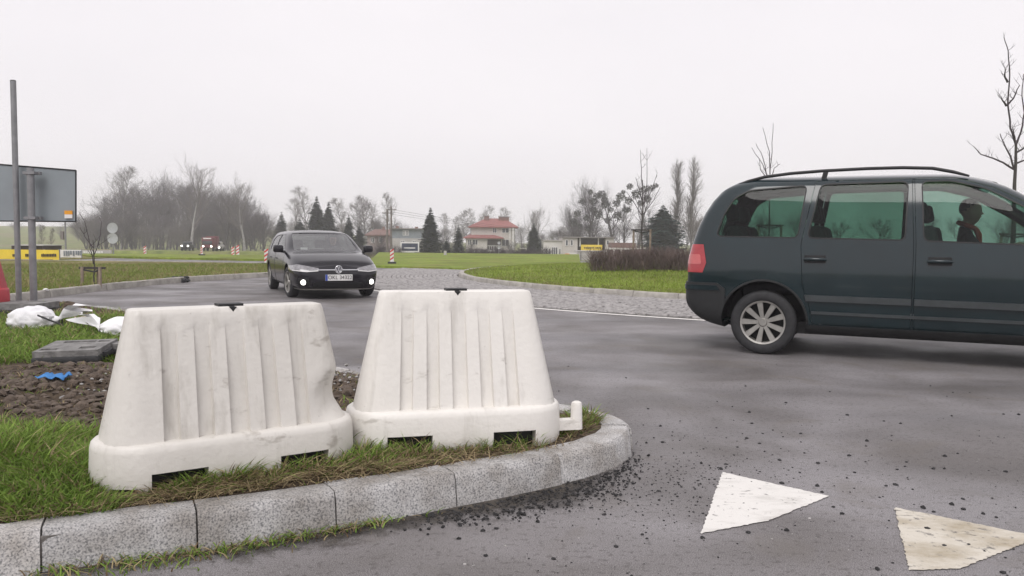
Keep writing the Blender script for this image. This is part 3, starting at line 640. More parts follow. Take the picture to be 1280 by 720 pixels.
# ================================================================== BARRIERS
def barrier_outline(L, T, r, chans, depth, n_end=10):
    """closed outline of a rounded bar: front at -y; chans: (x0,x1) channels let into front and back by depth"""
    hl, ht = L/2, T/2; r = min(r, ht-.001); pts = []
    xs = []
    for (a, b) in chans: xs += [a-.006, a+.006, (a+b)/2, b-.006, b+.006]
    flat = hl-r; extra = np.linspace(-flat, flat, 15)
    return hl, ht, r, xs, flat, extra
def barrier_body(L0, L1, T0, T1, z0, z1, chans, nz=22, dent=None, top_r=.011):
    e = .004; xs = sorted(set(np.linspace(-.985, .985, 13).tolist()))
    u = []
    for (a, b) in chans: u += [a-e, a+e, (2*a+b)/3, (a+2*b)/3, b-e, b+e]
    u += [-.96, -.90, -.86, .86, .90, .96]; u = sorted(u); hold = []
    m = MB(); zs = list(np.linspace(0, 1, nz)); zs = [z for z in zs]; rows = []
    prof = [(z, 0.) for z in zs[:-1]]+[(1-.35*top_r/(z1-z0), .25*top_r), (1-.12*top_r/(z1-z0), .6*top_r), (1.0, top_r)]
    for (t, ins) in prof:
        z = z0+(z1-z0)*t; L = L0+(L1-L0)*t; T = (T0+(T1-T0)*t)-2*ins; hl = L/2-ins; ht = T/2; r = min(ht*.93, .125-.098*t); flat = hl-r
        dep = .027*max(0, min(1, (.90-t)/.60))**.8; row = []
        for sgn in (-1, 1):
            for uu in (u if sgn < 0 else reversed(u)):
                x = uu*(flat)
                inn = any(a < uu < b for a, b in chans)
                row.append(Vector((x, sgn*(ht-(dep if inn else 0)), z)))
            c = flat if sgn < 0 else -flat        # end cap from this side to the other
            k = 8
            for q in range(k+1):
                an = -math.pi/2+math.pi*q/k
                ex = r*math.cos(an); ey = (ht-r)*(1 if an > 0 else -1)*(1 if abs(an) > 1e-6 else 0)+r*math.sin(an)
                if sgn < 0: row.append(Vector((c+ex, ey, z)))
                else: row.append(Vector((c-ex, -ey, z)))
        rows.append(row)
    if dent:
        for row in rows:
            for v in row: dent(v)
    n = len(rows[0]); vs = [v for r in rows for v in r]; fs = []
    for i in range(len(rows)-1):
        for k in range(n): fs.append((i*n+k, i*n+(k+1) % n, (i+1)*n+(k+1) % n, (i+1)*n+k))
    fs += [tuple(range(n-1, -1, -1)), tuple((len(rows)-1)*n+k for k in range(n))]
    m.add(vs, fs); return m.mesh('body', MT['plastic'], 0)
def stadium(L, T, n=14):
    r = T/2; f = L/2-r; out = []
    for q in range(n+1): a = -math.pi/2+math.pi*q/n; out.append((f+r*math.cos(a), r*math.sin(a)))
    for q in range(n+1): a = math.pi/2+math.pi*q/n; out.append((-f+r*math.cos(a), r*math.sin(a)))
    return out
def make_barrier(loc, rz, label, L=1.10, H=.735, mat='plastic', dent=None, hook=False, top=.80, tilt=0, group=None, slots=((-.24, .205), (.25, .205)), endslot=True):
    t = thing('barrier', label, 'barrier', loc, rz, group); t.rotation_euler = (0, tilt, rz)
    SH = .19
    # foot skirt
    m = MB(); vs = []; prof = [(0, .012), (.02, .002), (.06, 0), (SH-.035, .004), (SH-.012, .010), (SH-.003, .020), (SH, .034)]
    for z, ins in prof: vs += [(x, y, z) for x, y in stadium(L-2*ins, .42-2*ins)]
    n = len(stadium(1, .4)); fs = [tuple(range(n-1, -1, -1)), tuple((len(prof)-1)*n+k for k in range(n))]
    for i in range(len(prof)-1):
        for k in range(n): fs.append((i*n+k, i*n+(k+1) % n, (i+1)*n+(k+1) % n, (i+1)*n+k))
    m.add(vs, fs); me = m.mesh('skirt', MT[mat], 0)
    for sx, sw in slots:
        for sg in (-1, 1):
            c = MB(); c.box((sx, sg*.21, .03), (sw, .30, .10)); me = boolop(me, c.mesh('c', []), 'DIFFERENCE')
    if endslot:
        c = MB(); c.box((-L/2+.10, -.17, .004), (.09, .2, .05)); me = boolop(me, c.mesh('c', []), 'DIFFERENCE')
    shade(setmat(me, MT[mat]), 38); ob('skirt', me, t)
    for sx, sw in slots: m = MB(); m.box((sx, 0, .038), (sw+.02, .29, .076)); m.build('slot_shade', MT['dark'], t)  # dark block inside each slot, its shade put into the colour
    ch = [(-.585, -.425), (-.275, -.105), (.035, .215) if False else (-.0, .0)]
    cw = .090; cs = [-.70, -.355, .0, .355, .70]; chans = [(c-cw*(.92 if k in (1, 3) else (1.12 if k == 2 else .9)), c+cw*(.92 if k in (1, 3) else (1.12 if k == 2 else .9))) for k, c in enumerate(cs)]
    me = barrier_body(L-.075, top, .34, .13, SH-.004, H, chans, dent=dent)
    v = prism([(-.016, H+.02), (.016, H+.02), (.012, H-.004), (0, H-.022), (-.012, H-.004)], 'y', -.12, .12); me = boolop(me, v)
    shade(setmat(me, MT[mat]), 42); ob('body', me, t)
    m = MB(); m.box((0, 0, H+.003), (.10, .075, .010)); me = m.mesh('x', []); k = prism([(-.015, H-.001), (.015, H-.001), (0, H-.020)], 'y', -.066, .066)
    m2 = MB(); m2.box((0, 0, H+.0045), (.10, .07, .011)); m2.add([tuple(v.co) for v in k.vertices], [tuple(p.vertices) for p in k.polygons]); m2.build('top_latch', MT['dark'], t)
    if hook:
        m = MB(); m.box((L/2+.035, -.05, .065), (.12, .055, .05)); m.tube([(L/2+.08, -.05, .04), (L/2+.08, -.05, .16), (L/2+.08, -.05, .172), (L/2+.08, -.05, .178)], [.031, .028, .024, .012], 14); m.build('coupling_peg', MT[mat], t, smooth=40)
    return t
def dentL(v):
    # crumple in the lower far end of the left barrier, toward the viewer's side
    d = math.hypot((v.x-.44)/.16, (v.z-.28)/.14)
    if d < 1:
        w_ = (1-d*d)**2
        v.x -= .032*w_; 
        if v.y < 0: v.y += .045*w_
        v.z += .008*w_
    k = (v.z-.20)-.62*(v.x-.33)         # diagonal crease
    if v.x > .30 and v.y < 0 and v.z > .2: v.y += .014*math.exp(-(k/.022)**2)*min(1, (v.x-.30)/.06)
VZ = KH-.004
bl0, bl1 = P(150, 622, KH), P(432, 566, KH)
make_barrier((-1.178, 3.32, VZ), R_(34), 'dented white plastic barrier on the verge, top latch beside the dark car', L=1.065, H=.69, mat='old_plastic', dent=dentL, top=.77)
make_barrier((-.272, 3.84, VZ), R_(14), 'undamaged white plastic barrier at the kerb nose, with a coupling peg', L=1.05, H=.73, hook=True, top=.725, endslot=False)
rb = P(-6, 393, KH)
make_barrier((rb[0]-.45, 9.8, KH+.13), R_(2), 'red plastic barrier standing on a black rubber foot', L=1.1, H=.66, mat='red_plastic', top=.82, slots=())
def rubber_foot(loc, rz, dims, label, rot=(0, 0)):
    t = thing('rubber_foot', label, 'barrier foot', loc, rz); t.rotation_euler = (rot[0], rot[1], rz)
    L, W, H = dims; m = MB(); m.box((0, 0, H*.28), (L, W, H*.52)); me = m.mesh('base', MT['black_rub']); 
    bm = bmesh.new(); bm.from_mesh(me); bmesh.ops.bevel(bm, geom=bm.edges[:], offset=.012, segments=2, affect='EDGES', profile=.5); bm.to_mesh(me); bm.free(); shade(me, 40); ob('base', me, t)
    me = MB(); me.box((0, 0, H*.77), (L*.96, W*.92, H*.46)); me = me.mesh('top', [])
    for (cx, cy, dx, dy) in ((-.30, -.28, .26, .14), (.25, -.22, .24, .16), (-.05, .3, .5, .12), (.33, .28, .18, .12)):
        c = MB(); c.box((cx*L, cy*W, H), (dx*L, dy*W, H*.6)); me = boolop(me, c.mesh('c', []))
    shade(setmat(me, MT['rub_top']), 30); ob('slotted_top', me, t); 
    for s in (-1, 1): m = MB(); m.box((s*L*.51, -.12*W, H*.45), (L*.06, W*.3, H*.35)); m.build('lug', MT['black_rub'], t)
    return t
q = P(86, 460, KH); rubber_foot((q[0], q[1]+.12, KH+.06), R_(6), (.47, .42, .095), 'grey topped slotted rubber foot lying on the soil', (R_(5), R_(-2)))
q = P(146, 456, KH); rubber_foot((q[0]+.16, q[1]+.22, KH+.07), R_(-8), (.42, .44, .09), 'second slotted rubber foot half hidden behind the dented barrier', (R_(4), R_(3)))
q = P(8, 396, KH); rubber_foot((q[0]-.4, 9.75, KH+.0), 0, (1.5, .55, .15), 'long black rubber foot under the red barrier')

# ---- sandbags
def sack(label, loc, rz, dims, sd, tie, flap):
    t = thing('sandbag', label, 'sandbag', loc, rz); rr = random.Random(sd)
    bm = bmesh.new(); bmesh.ops.create_icosphere(bm, subdivisions=4, radius=1)
    for v in bm.verts:
        p = v.co.copy(); d = 1+.10*mnoise.noise(p*1.6+Vector((sd, 0, 0)))+.05*mnoise.noise(p*3.6+Vector((0, sd, 0)))
        fold = .035*math.sin(9*math.atan2(p.y, p.z+.2)+3*mnoise.noise(p*2))*max(0, p.x)**1.5; d += fold-.11*(1-min(1, 5*abs(mnoise.noise(p*2.3+Vector((sd*2, 0, 3))))))-.05*(1-min(1, 4*abs(mnoise.noise(p*4.7+Vector((sd, 5, 3))))))+.02*mnoise.noise(p*11)
        sh = 1-.55*max(0, p.x-.55)/.45
        v.co = Vector((p.x*dims[0]*d, p.y*dims[1]*d*sh, max(-.55, p.z)*dims[2]*d*(sh*.9+.1)))
    zmin = min(v.co.z for v in bm.verts)
    for v in bm.verts: v.co.z -= zmin
    me = bpy.data.meshes.new('bag'); bm.to_mesh(me); bm.free(); me.materials.append(MT['sack']); shade(me, 70); ob('bag', me, t)
    # gathered neck and crumpled mouth
    m = MB(); n = 22; x0 = dims[0]*.88; zc = dims[2]*.45; rows = []
    for i, (dx, ry, rz_) in enumerate(((-.02, .075, .06), (.03, .035, .03), (.06, .028, .025), (.11, .07, .045), (.17, .12, .06), (.23, .15, .055))):
        for k in range(n):
            a = 2*math.pi*k/n; j = 1+(.28*math.sin(5*a+sd)+.18*math.sin(9*a+2*sd))*(i/5.)
            rows.append((x0+dx*flap+.02*i*math.sin(3*a+sd)*(i/5), ry*flap*math.cos(a)*j, max(.006, zc*(1-.10*i)+rz_*flap*math.sin(a)*j+.035*i*flap)))
    fs = [(i*n+k, i*n+(k+1) % n, (i+1)*n+(k+1) % n, (i+1)*n+k) for i in range(5) for k in range(n)]
    m.add(rows, fs); m.build('neck', MT['sack'], t, smooth=45)
    if tie:
        m = MB(); m.tube([(x0+.045*flap+.0*k, .042*flap*math.cos(k*.6), zc*.95+.038*flap*math.sin(k*.6)) for k in range(12)], .007, 6); m.build('tie', MT['black_rub'], t, smooth=60)
        m = MB(); m.tube([(dims[0]*.25+.05*k, -dims[1]*(.62+.05*k), dims[2]*(1.08-.13*k)) for k in range(7)], .010, 6); m.build('strap', MT['black_rub'], t, smooth=60)
    return t
q = P(36, 414, KH); sack('plump white sandbag tied with black strap near the two sign posts', (q[0]-.03, q[1]+.12, KH+.02), R_(8), (.26, .20, .145), 3, True, .9)
q = P(152, 424, KH); sack('crumpled white sandbag lying beside the dented barrier', (q[0]-.02, q[1]+.1, KH+.02), R_(172), (.27, .18, .115), 8, False, .75)
q = P(72, 400, KH); m = MB()
V, Fc = lump(random.Random(9), 1.0, 3); q = P(103, 406, KH)
m.add([(p[0]*.15+.02*mnoise.noise(Vector(p)*2), p[1]*.11, p[2]*.07+.03) for p in V], Fc); o = m.build('flat_stone', MT['stone'], smooth=50); o.location = (q[0], q[1]+.05, KH+.02); tag(o, 'flat pale tan stone on the grass between the two sandbags', 'stone')
# blue rag
q = P(70, 502, KH); m = MB(); rr = random.Random(2); n = 9; vs = []
for j in range(n):
    for i in range(n):
        u, v = i/(n-1)-.5, j/(n-1)-.5; vs.append((u*.17*(1-.3*v), v*.10, .015+.03*abs(mnoise.noise(Vector((u*5, v*5, 1))))+.02*math.sin(u*14+v*6)*.5+.012))
fs = [(j*n+i, j*n+i+1, (j+1)*n+i+1, (j+1)*n+i) for j in range(n-1) for i in range(n-1)]; m.add(vs, fs); o = m.build('rag', MT['blue'], smooth=50)
o.location = (q[0], q[1], verge_z(q[0], q[1])+.004); o.rotation_euler = (0, 0, -.25); sm = o.modifiers.new('t', 'SOLIDIFY'); sm.thickness = .004; tag(o, 'scrap of blue cloth on the bare soil', 'rag')

# ---- sign with posts
b0 = P(24, 385, KH); topz = PY(23, 101, b0[1])
m = MB(); 
t = thing('steel_post', 'tall bare grey steel post in front of the sign back', 'post', (b0[0], b0[1], KH))
m.tube([(0, 0, -.15), (0, 0, topz[2]-KH)], .036, 16); m.build('pipe', MT['galv'], t, smooth=40)
m = MB(); m.tube([(0, 0, topz[2]-KH-.004), (0, 0, topz[2]-KH+.008)], [.038, .030], 16); m.build('end_cap', MT['black_rub'], t, smooth=40)
m = MB(); m.lathe([(.075, 0), (.07, .035), (.04, .05)], 18, 'z', (0, 0, 0)); m.build('concrete_footing', MT['concrete_kerb'], t, smooth=40)
b1 = P(42.5, 386, KH); Y1 = b1[1]; t = thing('road_sign', 'grey back of a large road sign on a steel post', 'sign', (b1[0], Y1, KH))
ty = PY(42, 210, Y1)[2]-KH
m = MB(); m.tube([(0, 0, -.15), (0, 0, ty)], .044, 16); m.build('post', MT['galv'], t, smooth=40)
c = [PY(px, py, Y1+.09) for px, py in ((-32, 278), (95, 277), (95, 213), (-32, 203))]
def L_(p): return Vector((p[0]-b1[0], p[1]-Y1, p[2]-KH))
lc = [L_(p) for p in c]; lc[0].z = lc[1].z-.0; lc[3].z = lc[2].z+.10; lc[0].y += .18; lc[3].y += .18
m = MB(); thk = Vector((0, .02, 0)); m.add([p for p in lc]+[p+thk for p in lc], [(0,1,2,3),(7,6,5,4),(0,4,5,1),(1,5,6,2),(2,6,7,3),(3,7,4,0)]); pn = m.build('panel', MT['signback'], t)
m = MB()
for a, b in ((0,1),(1,2),(2,3),(3,0)):
    m.tube([lc[a]-Vector((0,.004,0)), lc[b]-Vector((0,.004,0))], .009, 6)
m.build('frame', MT['dark'], t)
for f_ in (.93, .06): m = MB(); m.box((0, -.002, lc[1].z+(lc[2].z-lc[1].z)*f_), (.15, .10, .035)); m.box((0, .06, lc[1].z+(lc[2].z-lc[1].z)*f_), (.20, .055, .04)); m.build('clamp', MT['galv'], t)
sc = L_(PY(86, 268, Y1+.09)); m = MB(); m.box((sc.x, lc[1].y-.008, sc.z+.025), (.105, .006, .05)); MT['orange'] = mk('orange_print', (.75,.33,.03), .6, .1, 9); st = m.build('sticker', MT['orange'], t); m = MB(); m.box((sc.x, lc[1].y-.008, sc.z-.026), (.105, .006, .05)); m.build('sticker_lower_half', MT['whitepaint'], st)
# ================================================================== VEHICLES
def pchip(xs, Y, xq):
    xs = np.asarray(xs, float); Y = np.asarray(Y, float); h = np.diff(xs); d = np.diff(Y, axis=0)/h.reshape(-1, *([1]*(Y.ndim-1))); n = len(xs); m = np.zeros_like(Y)
    for k in range(1, n-1):
        w1, w2 = 2*h[k]+h[k-1], h[k]+2*h[k-1]; a, b = d[k-1], d[k]
        with np.errstate(divide='ignore', invalid='ignore'): v = (w1+w2)/(w1/a+w2/b)
        m[k] = np.where(a*b > 0, v, 0)
    m[0] = d[0]; m[-1] = d[-1]; out = []
    for x in xq:
        k = min(n-2, max(0, int(np.searchsorted(xs, x, side='right'))-1)); t = (x-xs[k])/h[k]
        out.append((1+2*t)*(1-t)**2*Y[k]+t*(1-t)**2*h[k]*m[k]+t*t*(3-2*t)*Y[k+1]+t*t*(t-1)*h[k]*m[k+1])
    return np.array(out)
def loft(rings, us, vparam, nu=5, nv=4):
    """rings (R,C,3), half body y>=0, first and last ring on y=0; returns closed mesh"""
    A = np.array(rings, float)
    uq = sorted(set(np.concatenate([np.linspace(a, b, nu, endpoint=False) for a, b in zip(us, us[1:])]).tolist()+[us[-1]]))
    A = pchip(us, A, uq)
    vq = sorted(set(np.concatenate([np.linspace(a, b, nv, endpoint=False) for a, b in zip(vparam, vparam[1:])]).tolist()+[vparam[-1]]))
    A = np.swapaxes(pchip(vparam, np.swapaxes(A, 0, 1), vq), 0, 1)
    Rn, Cn, _ = A.shape; A[:, :, 1] = np.maximum(A[:, :, 1], 0); A[:, 0, 1] = 0; A[:, -1, 1] = 0; A[0, :, 1] = 0; A[-1, :, 1] = 0
    V = A.reshape(-1, 3); n = len(V); V2 = V*np.array([1, -1, 1]); F1 = [(i*Cn+j, i*Cn+j+1, (i+1)*Cn+j+1, (i+1)*Cn+j) for i in range(Rn-1) for j in range(Cn-1)]
    me = bpy.data.meshes.new('loft'); me.from_pydata(np.vstack([V, V2]).tolist(), [], F1+[tuple(n+i for i in reversed(f)) for f in F1])
    bm = bmesh.new(); bm.from_mesh(me); bmesh.ops.remove_doubles(bm, verts=bm.verts, dist=2e-4); bmesh.ops.dissolve_degenerate(bm, edges=bm.edges, dist=1e-5); bmesh.ops.recalc_face_normals(bm, faces=bm.faces)
    if bm.calc_volume(signed=True) < 0: bmesh.ops.reverse_faces(bm, faces=bm.faces)
    bm.to_mesh(me); bm.free(); return me
def offset(me, d, zmin=None):
    bm = bmesh.new(); bm.from_mesh(me); bm.normal_update()
    N = [v.normal.copy() for v in bm.verts]
    for v, nn in zip(bm.verts, N):
        v.co += nn*d
        if zmin is not None: v.co.z = max(zmin, v.co.z)
    o = bpy.data.meshes.new('off'); bm.to_mesh(o); bm.free(); return o
def cyl(c, r, y0, y1, n=40):
    m = MB(); m.lathe([(r, y0), (r, y1)], n, 'y', c); return m.mesh('cyl', [])
class Car:
    def __init__(s, V, label, cat, name, paint, th=.035, floor=.30):
        s.V = V; s.root = thing(name, label, cat); s.paint = paint; s.inner = offset(V, -th, floor); s.shell = boolop(V, s.inner); s.skins = {}
    def skin(s, a, b):
        if (a, b) not in s.skins: s.skins[(a, b)] = boolop(offset(s.V, a), offset(s.V, b))
        return s.skins[(a, b)]
    def piece(s, name, pr, mat, a=.004, b=-.02, parent=None, cuts=(), ang=35, label=None):
        me = boolop(s.skin(a, b), pr, 'INTERSECT')
        for c in cuts: me = boolop(me, c)
        o = ob(name, shade2(setmat(me, mat), ang), parent or s.root)
        if label: o['label'] = label
        return o
def shade2(me, a): shade(me, a); return me
def both(poly, y0=.42, y1=1.3): return prism(poly, 'y', y0, y1), prism(poly, 'y', -y1, -y0)
def wheel(root, x, y, side, R, rimR, spokes, W=.2, mat='alloy', rz=0, twin=False, spin=.2):
    """side -1: outer face toward -y"""
    e = ob('wheel', None, root, (x, y, R), (0, 0, rz)); o = side
    m = MB(); m.lathe([(rimR*.98, o*W/2*-.9), (rimR, o*W/2*.85), (rimR+.02, o*W/2), (R-.03, o*W/2*.98), (R-.008, o*W/2*.8), (R, o*W/2*.5), (R, -o*W/2*.5), (R-.01, -o*W/2*.85), (R-.04, -o*W/2), (rimR*.98, -o*W/2*.9)], 48, 'y', cap=False); m.build('tyre', MT['tyre'], e, smooth=40)
    m = MB(); m.lathe([(rimR*1.01, o*W/2*.96), (rimR*.93, o*W/2*.90), (rimR*.90, o*W/2*.05)], 48, 'y', cap=False); m.build('rim', MT[mat], e, smooth=40)
    m = MB(); m.lathe([(.001, o*W*.02), (rimR*.93, o*W*.02)], 32, 'y'); m.build('brake_disc', MT['dark'], e)
    m = MB(); m.lathe([(.001, o*W/2*.86), (rimR*.16, o*W/2*.86), (rimR*.22, o*W/2*.70), (rimR*.24, o*W/2*.1)], 24, 'y'); m.build('hub_cap', MT[mat], e, smooth=40)
    pm = MB(); wI, wO = rimR*.075, rimR*.125
    y1, y2, tk = o*W/2*.74, o*W/2*.84, o*.018
    vs = [(rimR*.14, y1, -wI), (rimR*.95, y2, -wO), (rimR*.95, y2, wO), (rimR*.14, y1, wI)]
    vs += [(a, b-tk, c*1.15) for a, b, c in vs]; pm.add(vs, [(0,1,2,3),(7,6,5,4),(0,4,5,1),(1,5,6,2),(2,6,7,3),(3,7,4,0)]); sme = pm.mesh('spoke', MT[mat])
    for k in range(spokes): ob('spoke', sme, e, None, (0, spin+2*math.pi*k/spokes, 0))
    return e
def seat(root, x, y, z, w_=.5, h=.62, head=True, lean=.2):
    e = ob('seat', None, root, (x, y, z)); 
    def cush(c, d, rot, nm, par=e):
        bm = bmesh.new(); bmesh.ops.create_cube(bm, size=1); 
        for v in bm.verts: v.co = Vector((v.co.x*d[0], v.co.y*d[1], v.co.z*d[2]))
        bmesh.ops.bevel(bm, geom=bm.edges[:], offset=min(d)*.35, segments=3, affect='EDGES', profile=.5); me = bpy.data.meshes.new(nm); bm.to_mesh(me); bm.free(); me.materials.append(MT['seat']); shade(me, 60); o = ob(nm, me, par, c, rot); return o
    cush((.05, 0, 0), (.52, w_, .14), (0, -.1, 0), 'cushion'); cush((-.25, 0, h*.48), (.15, w_, h), (0, -lean, 0), 'backrest')
    if head: cush((-.25-h*lean*.65-.02, 0, h+.12), (.11, .26, .18), (0, -lean, 0), 'headrest')
def person(loc, rz, label, jac='jacket', scarf=True, cap=False):
    """seated adult, hands forward on the wheel; origin at the pelvis"""
    t = thing('person', label, 'person', loc, rz)
    J = {}; ed = []; rad = {}
    def v(n, p, r, par=None): J[n] = len(J); pts.append(p); rad[n] = r; (ed.append((J[par], J[n])) if par else None)
    pts = []
    v('pel', (0, 0, 0), (.15, .115)); v('sp', (-.05, 0, .17), (.145, .105), 'pel'); v('ch', (-.09, 0, .36), (.165, .115), 'sp'); v('nb', (-.085, 0, .50), (.075, .065), 'ch'); v('nk', (-.065, 0, .565), (.052, .052), 'nb')
    v('jaw', (-.03, 0, .612), (.078, .082), 'nk'); v('fc', (-.03, 0, .655), (.086, .102), 'jaw'); v('hd', (-.04, 0, .705), (.092, .112), 'fc'); v('fh', (-.045, 0, .75), (.088, .106), 'hd'); v('cr', (-.05, 0, .785), (.06, .072), 'fh')
    for s, S in ((1, 'l'), (-1, 'r')):
        v('sh'+S, (-.085, s*.175, .43), (.072, .068), 'ch'); v('el'+S, (.10, s*.245, .21), (.048, .048), 'sh'+S); v('wr'+S, (.33, s*.19, .31), (.032, .028), 'el'+S); v('pa'+S, (.395, s*.175, .345), (.036, .022), 'wr'+S)
        for k in range(4):
            a = (.435, s*(.155+.018*k), .365+.006*k); v('f%d'%k+S, a, (.0095, .0095), 'pa'+S); v('g%d'%k+S, (.455, s*(.150+.018*k), .34+.004*k), (.0085, .0085), 'f%d'%k+S); v('h%d'%k+S, (.435, s*(.150+.018*k), .322), (.0075, .0075), 'g%d'%k+S)
        v('t0'+S, (.405, s*.140, .365), (.011, .011), 'pa'+S); v('t1'+S, (.43, s*.125, .355), (.009, .009), 't0'+S)
        v('hp'+S, (.06, s*.10, -.015), (.095, .09), 'pel'); v('kn'+S, (.44, s*.14, .06), (.062, .062), 'hp'+S); v('an'+S, (.60, s*.13, -.27), (.042, .042), 'kn'+S); v('to'+S, (.74, s*.13, -.31), (.036, .028), 'an'+S)
    me = bpy.data.meshes.new('figure'); me.from_pydata(pts, ed, []); o = ob('figure', me)
    md = o.modifiers.new('s', 'SKIN'); sv = me.skin_vertices[0].data
    for n, i in J.items(): sv[i].radius = rad[n]
    sv[0].use_root = True; sb = o.modifiers.new('d', 'SUBSURF'); sb.levels = 2; sb.render_levels = 2
    dg = bpy.context.evaluated_depsgraph_get(); dg.update(); m2 = bpy.data.meshes.new_from_object(o.evaluated_get(dg)); bpy.data.objects.remove(o)
    m2.materials.clear(); [m2.materials.append(MT[k]) for k in (jac, 'skin', 'trousers')]
    for p in m2.polygons:
        c = p.center; p.material_index = 1 if (c.z > .545 and abs(c.y) < .12) or (c.x > .325 and c.z > .25) else (2 if c.z < .05 and c.x > .05 else 0)
    shade(m2, 60); ob('body', m2, t)
    bm = bmesh.new(); bmesh.ops.create_uvsphere(bm, u_segments=20, v_segments=12, radius=1)
    bmesh.ops.delete(bm, geom=[q for q in bm.verts if q.co.z < -.15-.55*max(0, -q.co.x)+.55*max(0, q.co.x)], context='VERTS')
    for q in bm.verts: q.co = Vector((q.co.x*.098-.052, q.co.y*.082, q.co.z*.105+.722))
    me = bpy.data.meshes.new('hair'); bm.to_mesh(me); bm.free(); me.materials.append(MT['hair']); shade(me, 60); ob('hair', me, t)
    for s in (-1, 1): m = MB(); m.lathe([(.001, .006), (.008, .004), (.011, 0), (.008, -.004), (.001, -.006)], 10, 'x', (.049, s*.032, .70)); m.build('eye', MT['dark'], t, smooth=60)
    m = MB(); m.box((.052, 0, .637), (.012, .045, .008)); m.build('mouth', mk('lips', (.32,.12,.11), .5), t)
    m = MB(); m.add([(.045, 0, .705), (.045, -.018, .66), (.045, .018, .66), (.083, 0, .662), (.05, 0, .652)], [(0,1,3), (0,3,2), (1,4,3), (4,2,3)]); m.build('nose', MT['skin'], t, smooth=60)
    for s in (-1, 1): m = MB(); m.lathe([(.001, -.008), (.022, -.006), (.026, .004), (.012, .010)], 10, 'y', (-.045, s*.078, .685)); m.build('ear', MT['skin'], t, smooth=60)
    if scarf:
        m = MB(); m.tube([(-.07+.075*math.cos(a), .075*math.sin(a), .545-.03*math.cos(a)) for a in np.linspace(0, 6.283, 19)], .024, 8); m.tube([(.01, -.03, .51), (.035, -.06, .45), (.045, -.09, .36)], [.026, .03, .022], 8); m.build('scarf', MT['scarf'], t, smooth=60)
    return t

# ---------------------------------------------------------------- the dark green minivan
MT['vanpaint'] = mk('dark_green_paint', (.004,.015,.019), .14, .18, 3, coat=.35, metal=0, spec=.5, rvar=.03)
MT['vanmould'] = mk('moulding_plastic', (.045,.052,.055), .35, .15, 9)
MT['vanplastic'] = mk('van_plastic', (.017,.018,.019), .55, .2, 9)
MT['taillamp'] = mk('tail_lamp', (.36,.022,.03), .15, .15, 14, coat=.8)
MT['taillens'] = mk('tail_lens', (.50,.10,.10), .15, .12, 9, coat=.8)
zs0 = np.array([.22, .22, .30, .50, .80, 1.12, 1.665, 1.745, 1.785, 1.795]); ys0 = np.array([0, .72, .855, .895, .915, .893, .765, .66, .35, 0.])
def ring(x, ymul=1., z=None, y=None, dx=None):
    y = (ys0 if y is None else np.array(y))*ymul; z = zs0 if z is None else np.array(z); xx = np.full(10, float(x)) if dx is None else np.array(dx, float)+x
    return np.stack([xx, y, z], 1)
rear = np.array([.18, .14, .06, .0, .0, .05, .30, .42, .47, .48])
zr = np.array([.36, .36, .40, .52, .80, 1.12, 1.62, 1.70, 1.735, 1.745])
RG = [ring(-.80, 0, z=zr, dx=rear), ring(-.795, .55, z=zr, dx=rear), ring(-.775, .86, z=zr, dx=rear), ring(-.70, .955, z=zr*.6+zs0*.4, dx=rear*.95), ring(-.52, .99, z=zr*.3+zs0*.7, dx=rear*.75), ring(-.2, 1, dx=rear*.35), ring(.35), ring(1.0), ring(1.55, z=zs0+np.array([0]*6+[0, -.004, -.004, -.004])),
      ring(1.95, z=[.22,.22,.30,.50,.80,1.10,1.585,1.665,1.71,1.725], y=[0,.72,.855,.895,.915,.892,.765,.66,.35,0]),
      ring(2.40, z=[.22,.22,.30,.50,.79,1.08,1.34,1.41,1.47,1.49], y=[0,.72,.855,.895,.915,.89,.79,.70,.37,0]),
      ring(2.86, z=[.22,.22,.30,.50,.77,1.04,1.10,1.14,1.19,1.20], y=[0,.72,.855,.895,.912,.88,.80,.71,.37,0]),
      ring(3.30, z=[.22,.22,.30,.48,.72,.93,.99,1.02,1.06,1.07], y=[0,.70,.83,.875,.895,.85,.76,.66,.35,0]),
      ring(3.62, z=[.22,.22,.30,.46,.64,.78,.84,.87,.90,.91], y=[0,.62,.74,.80,.82,.77,.68,.58,.32,0]),
      ring(3.76, .75, z=[.24,.24,.31,.45,.60,.71,.76,.78,.80,.81], y=[0,.56,.70,.76,.77,.72,.62,.52,.28,0]), ring(3.80, 0, z=[.26,.26,.32,.45,.59,.69,.73,.75,.77,.78])]
us = [0, .4, .75, 1.0, 1.3, 1.7, 2.3, 3.0, 3.6, 4.1, 4.7, 5.3, 5.9, 6.35, 6.7, 7.0]; vp = [0, .8, 1.05, 1.3, 1.65, 2.0, 2.6, 2.8, 3.15, 3.5]
V = loft(RG, us, vp, 5, 4)
va_ = R_(25); hd = np.array([math.cos(va_), -math.sin(va_), 0]); lf = np.array([math.sin(va_), math.cos(va_), 0])
vo = P(952, 443)+lf*.885
van = Car(V, 'dark green minivan with roof rails driving past on the roundabout', 'minivan', 'minivan', MT['vanpaint'])
van.root.location = vo; van.root.rotation_euler = (0, 0, -va_)
arches = [cyl((0, 0, .325), .405, y0, y1) for y0, y1 in ((.5, 1.2), (-1.2, -.5))]+[cyl((2.84, 0, .325), .405, y0, y1) for y0, y1 in ((.5, 1.2), (-1.2, -.5))]
win = {'quarter': rpoly([(-.47, 1.175), (-.40, 1.39), (-.31, 1.55), (-.17, 1.625), (.36, 1.665), (.30, 1.165)], .05),
       'rear': rpoly([(.40, 1.165), (.50, 1.672), (1.245, 1.685), (1.235, 1.15)], .05),
       'front': rpoly([(1.40, 1.145), (1.37, 1.685), (1.60, 1.685), (1.88, 1.61), (2.20, 1.425), (2.62, 1.13), (2.60, 1.105)], .05)}
wpr = {k: both(p) for k, p in win.items()}
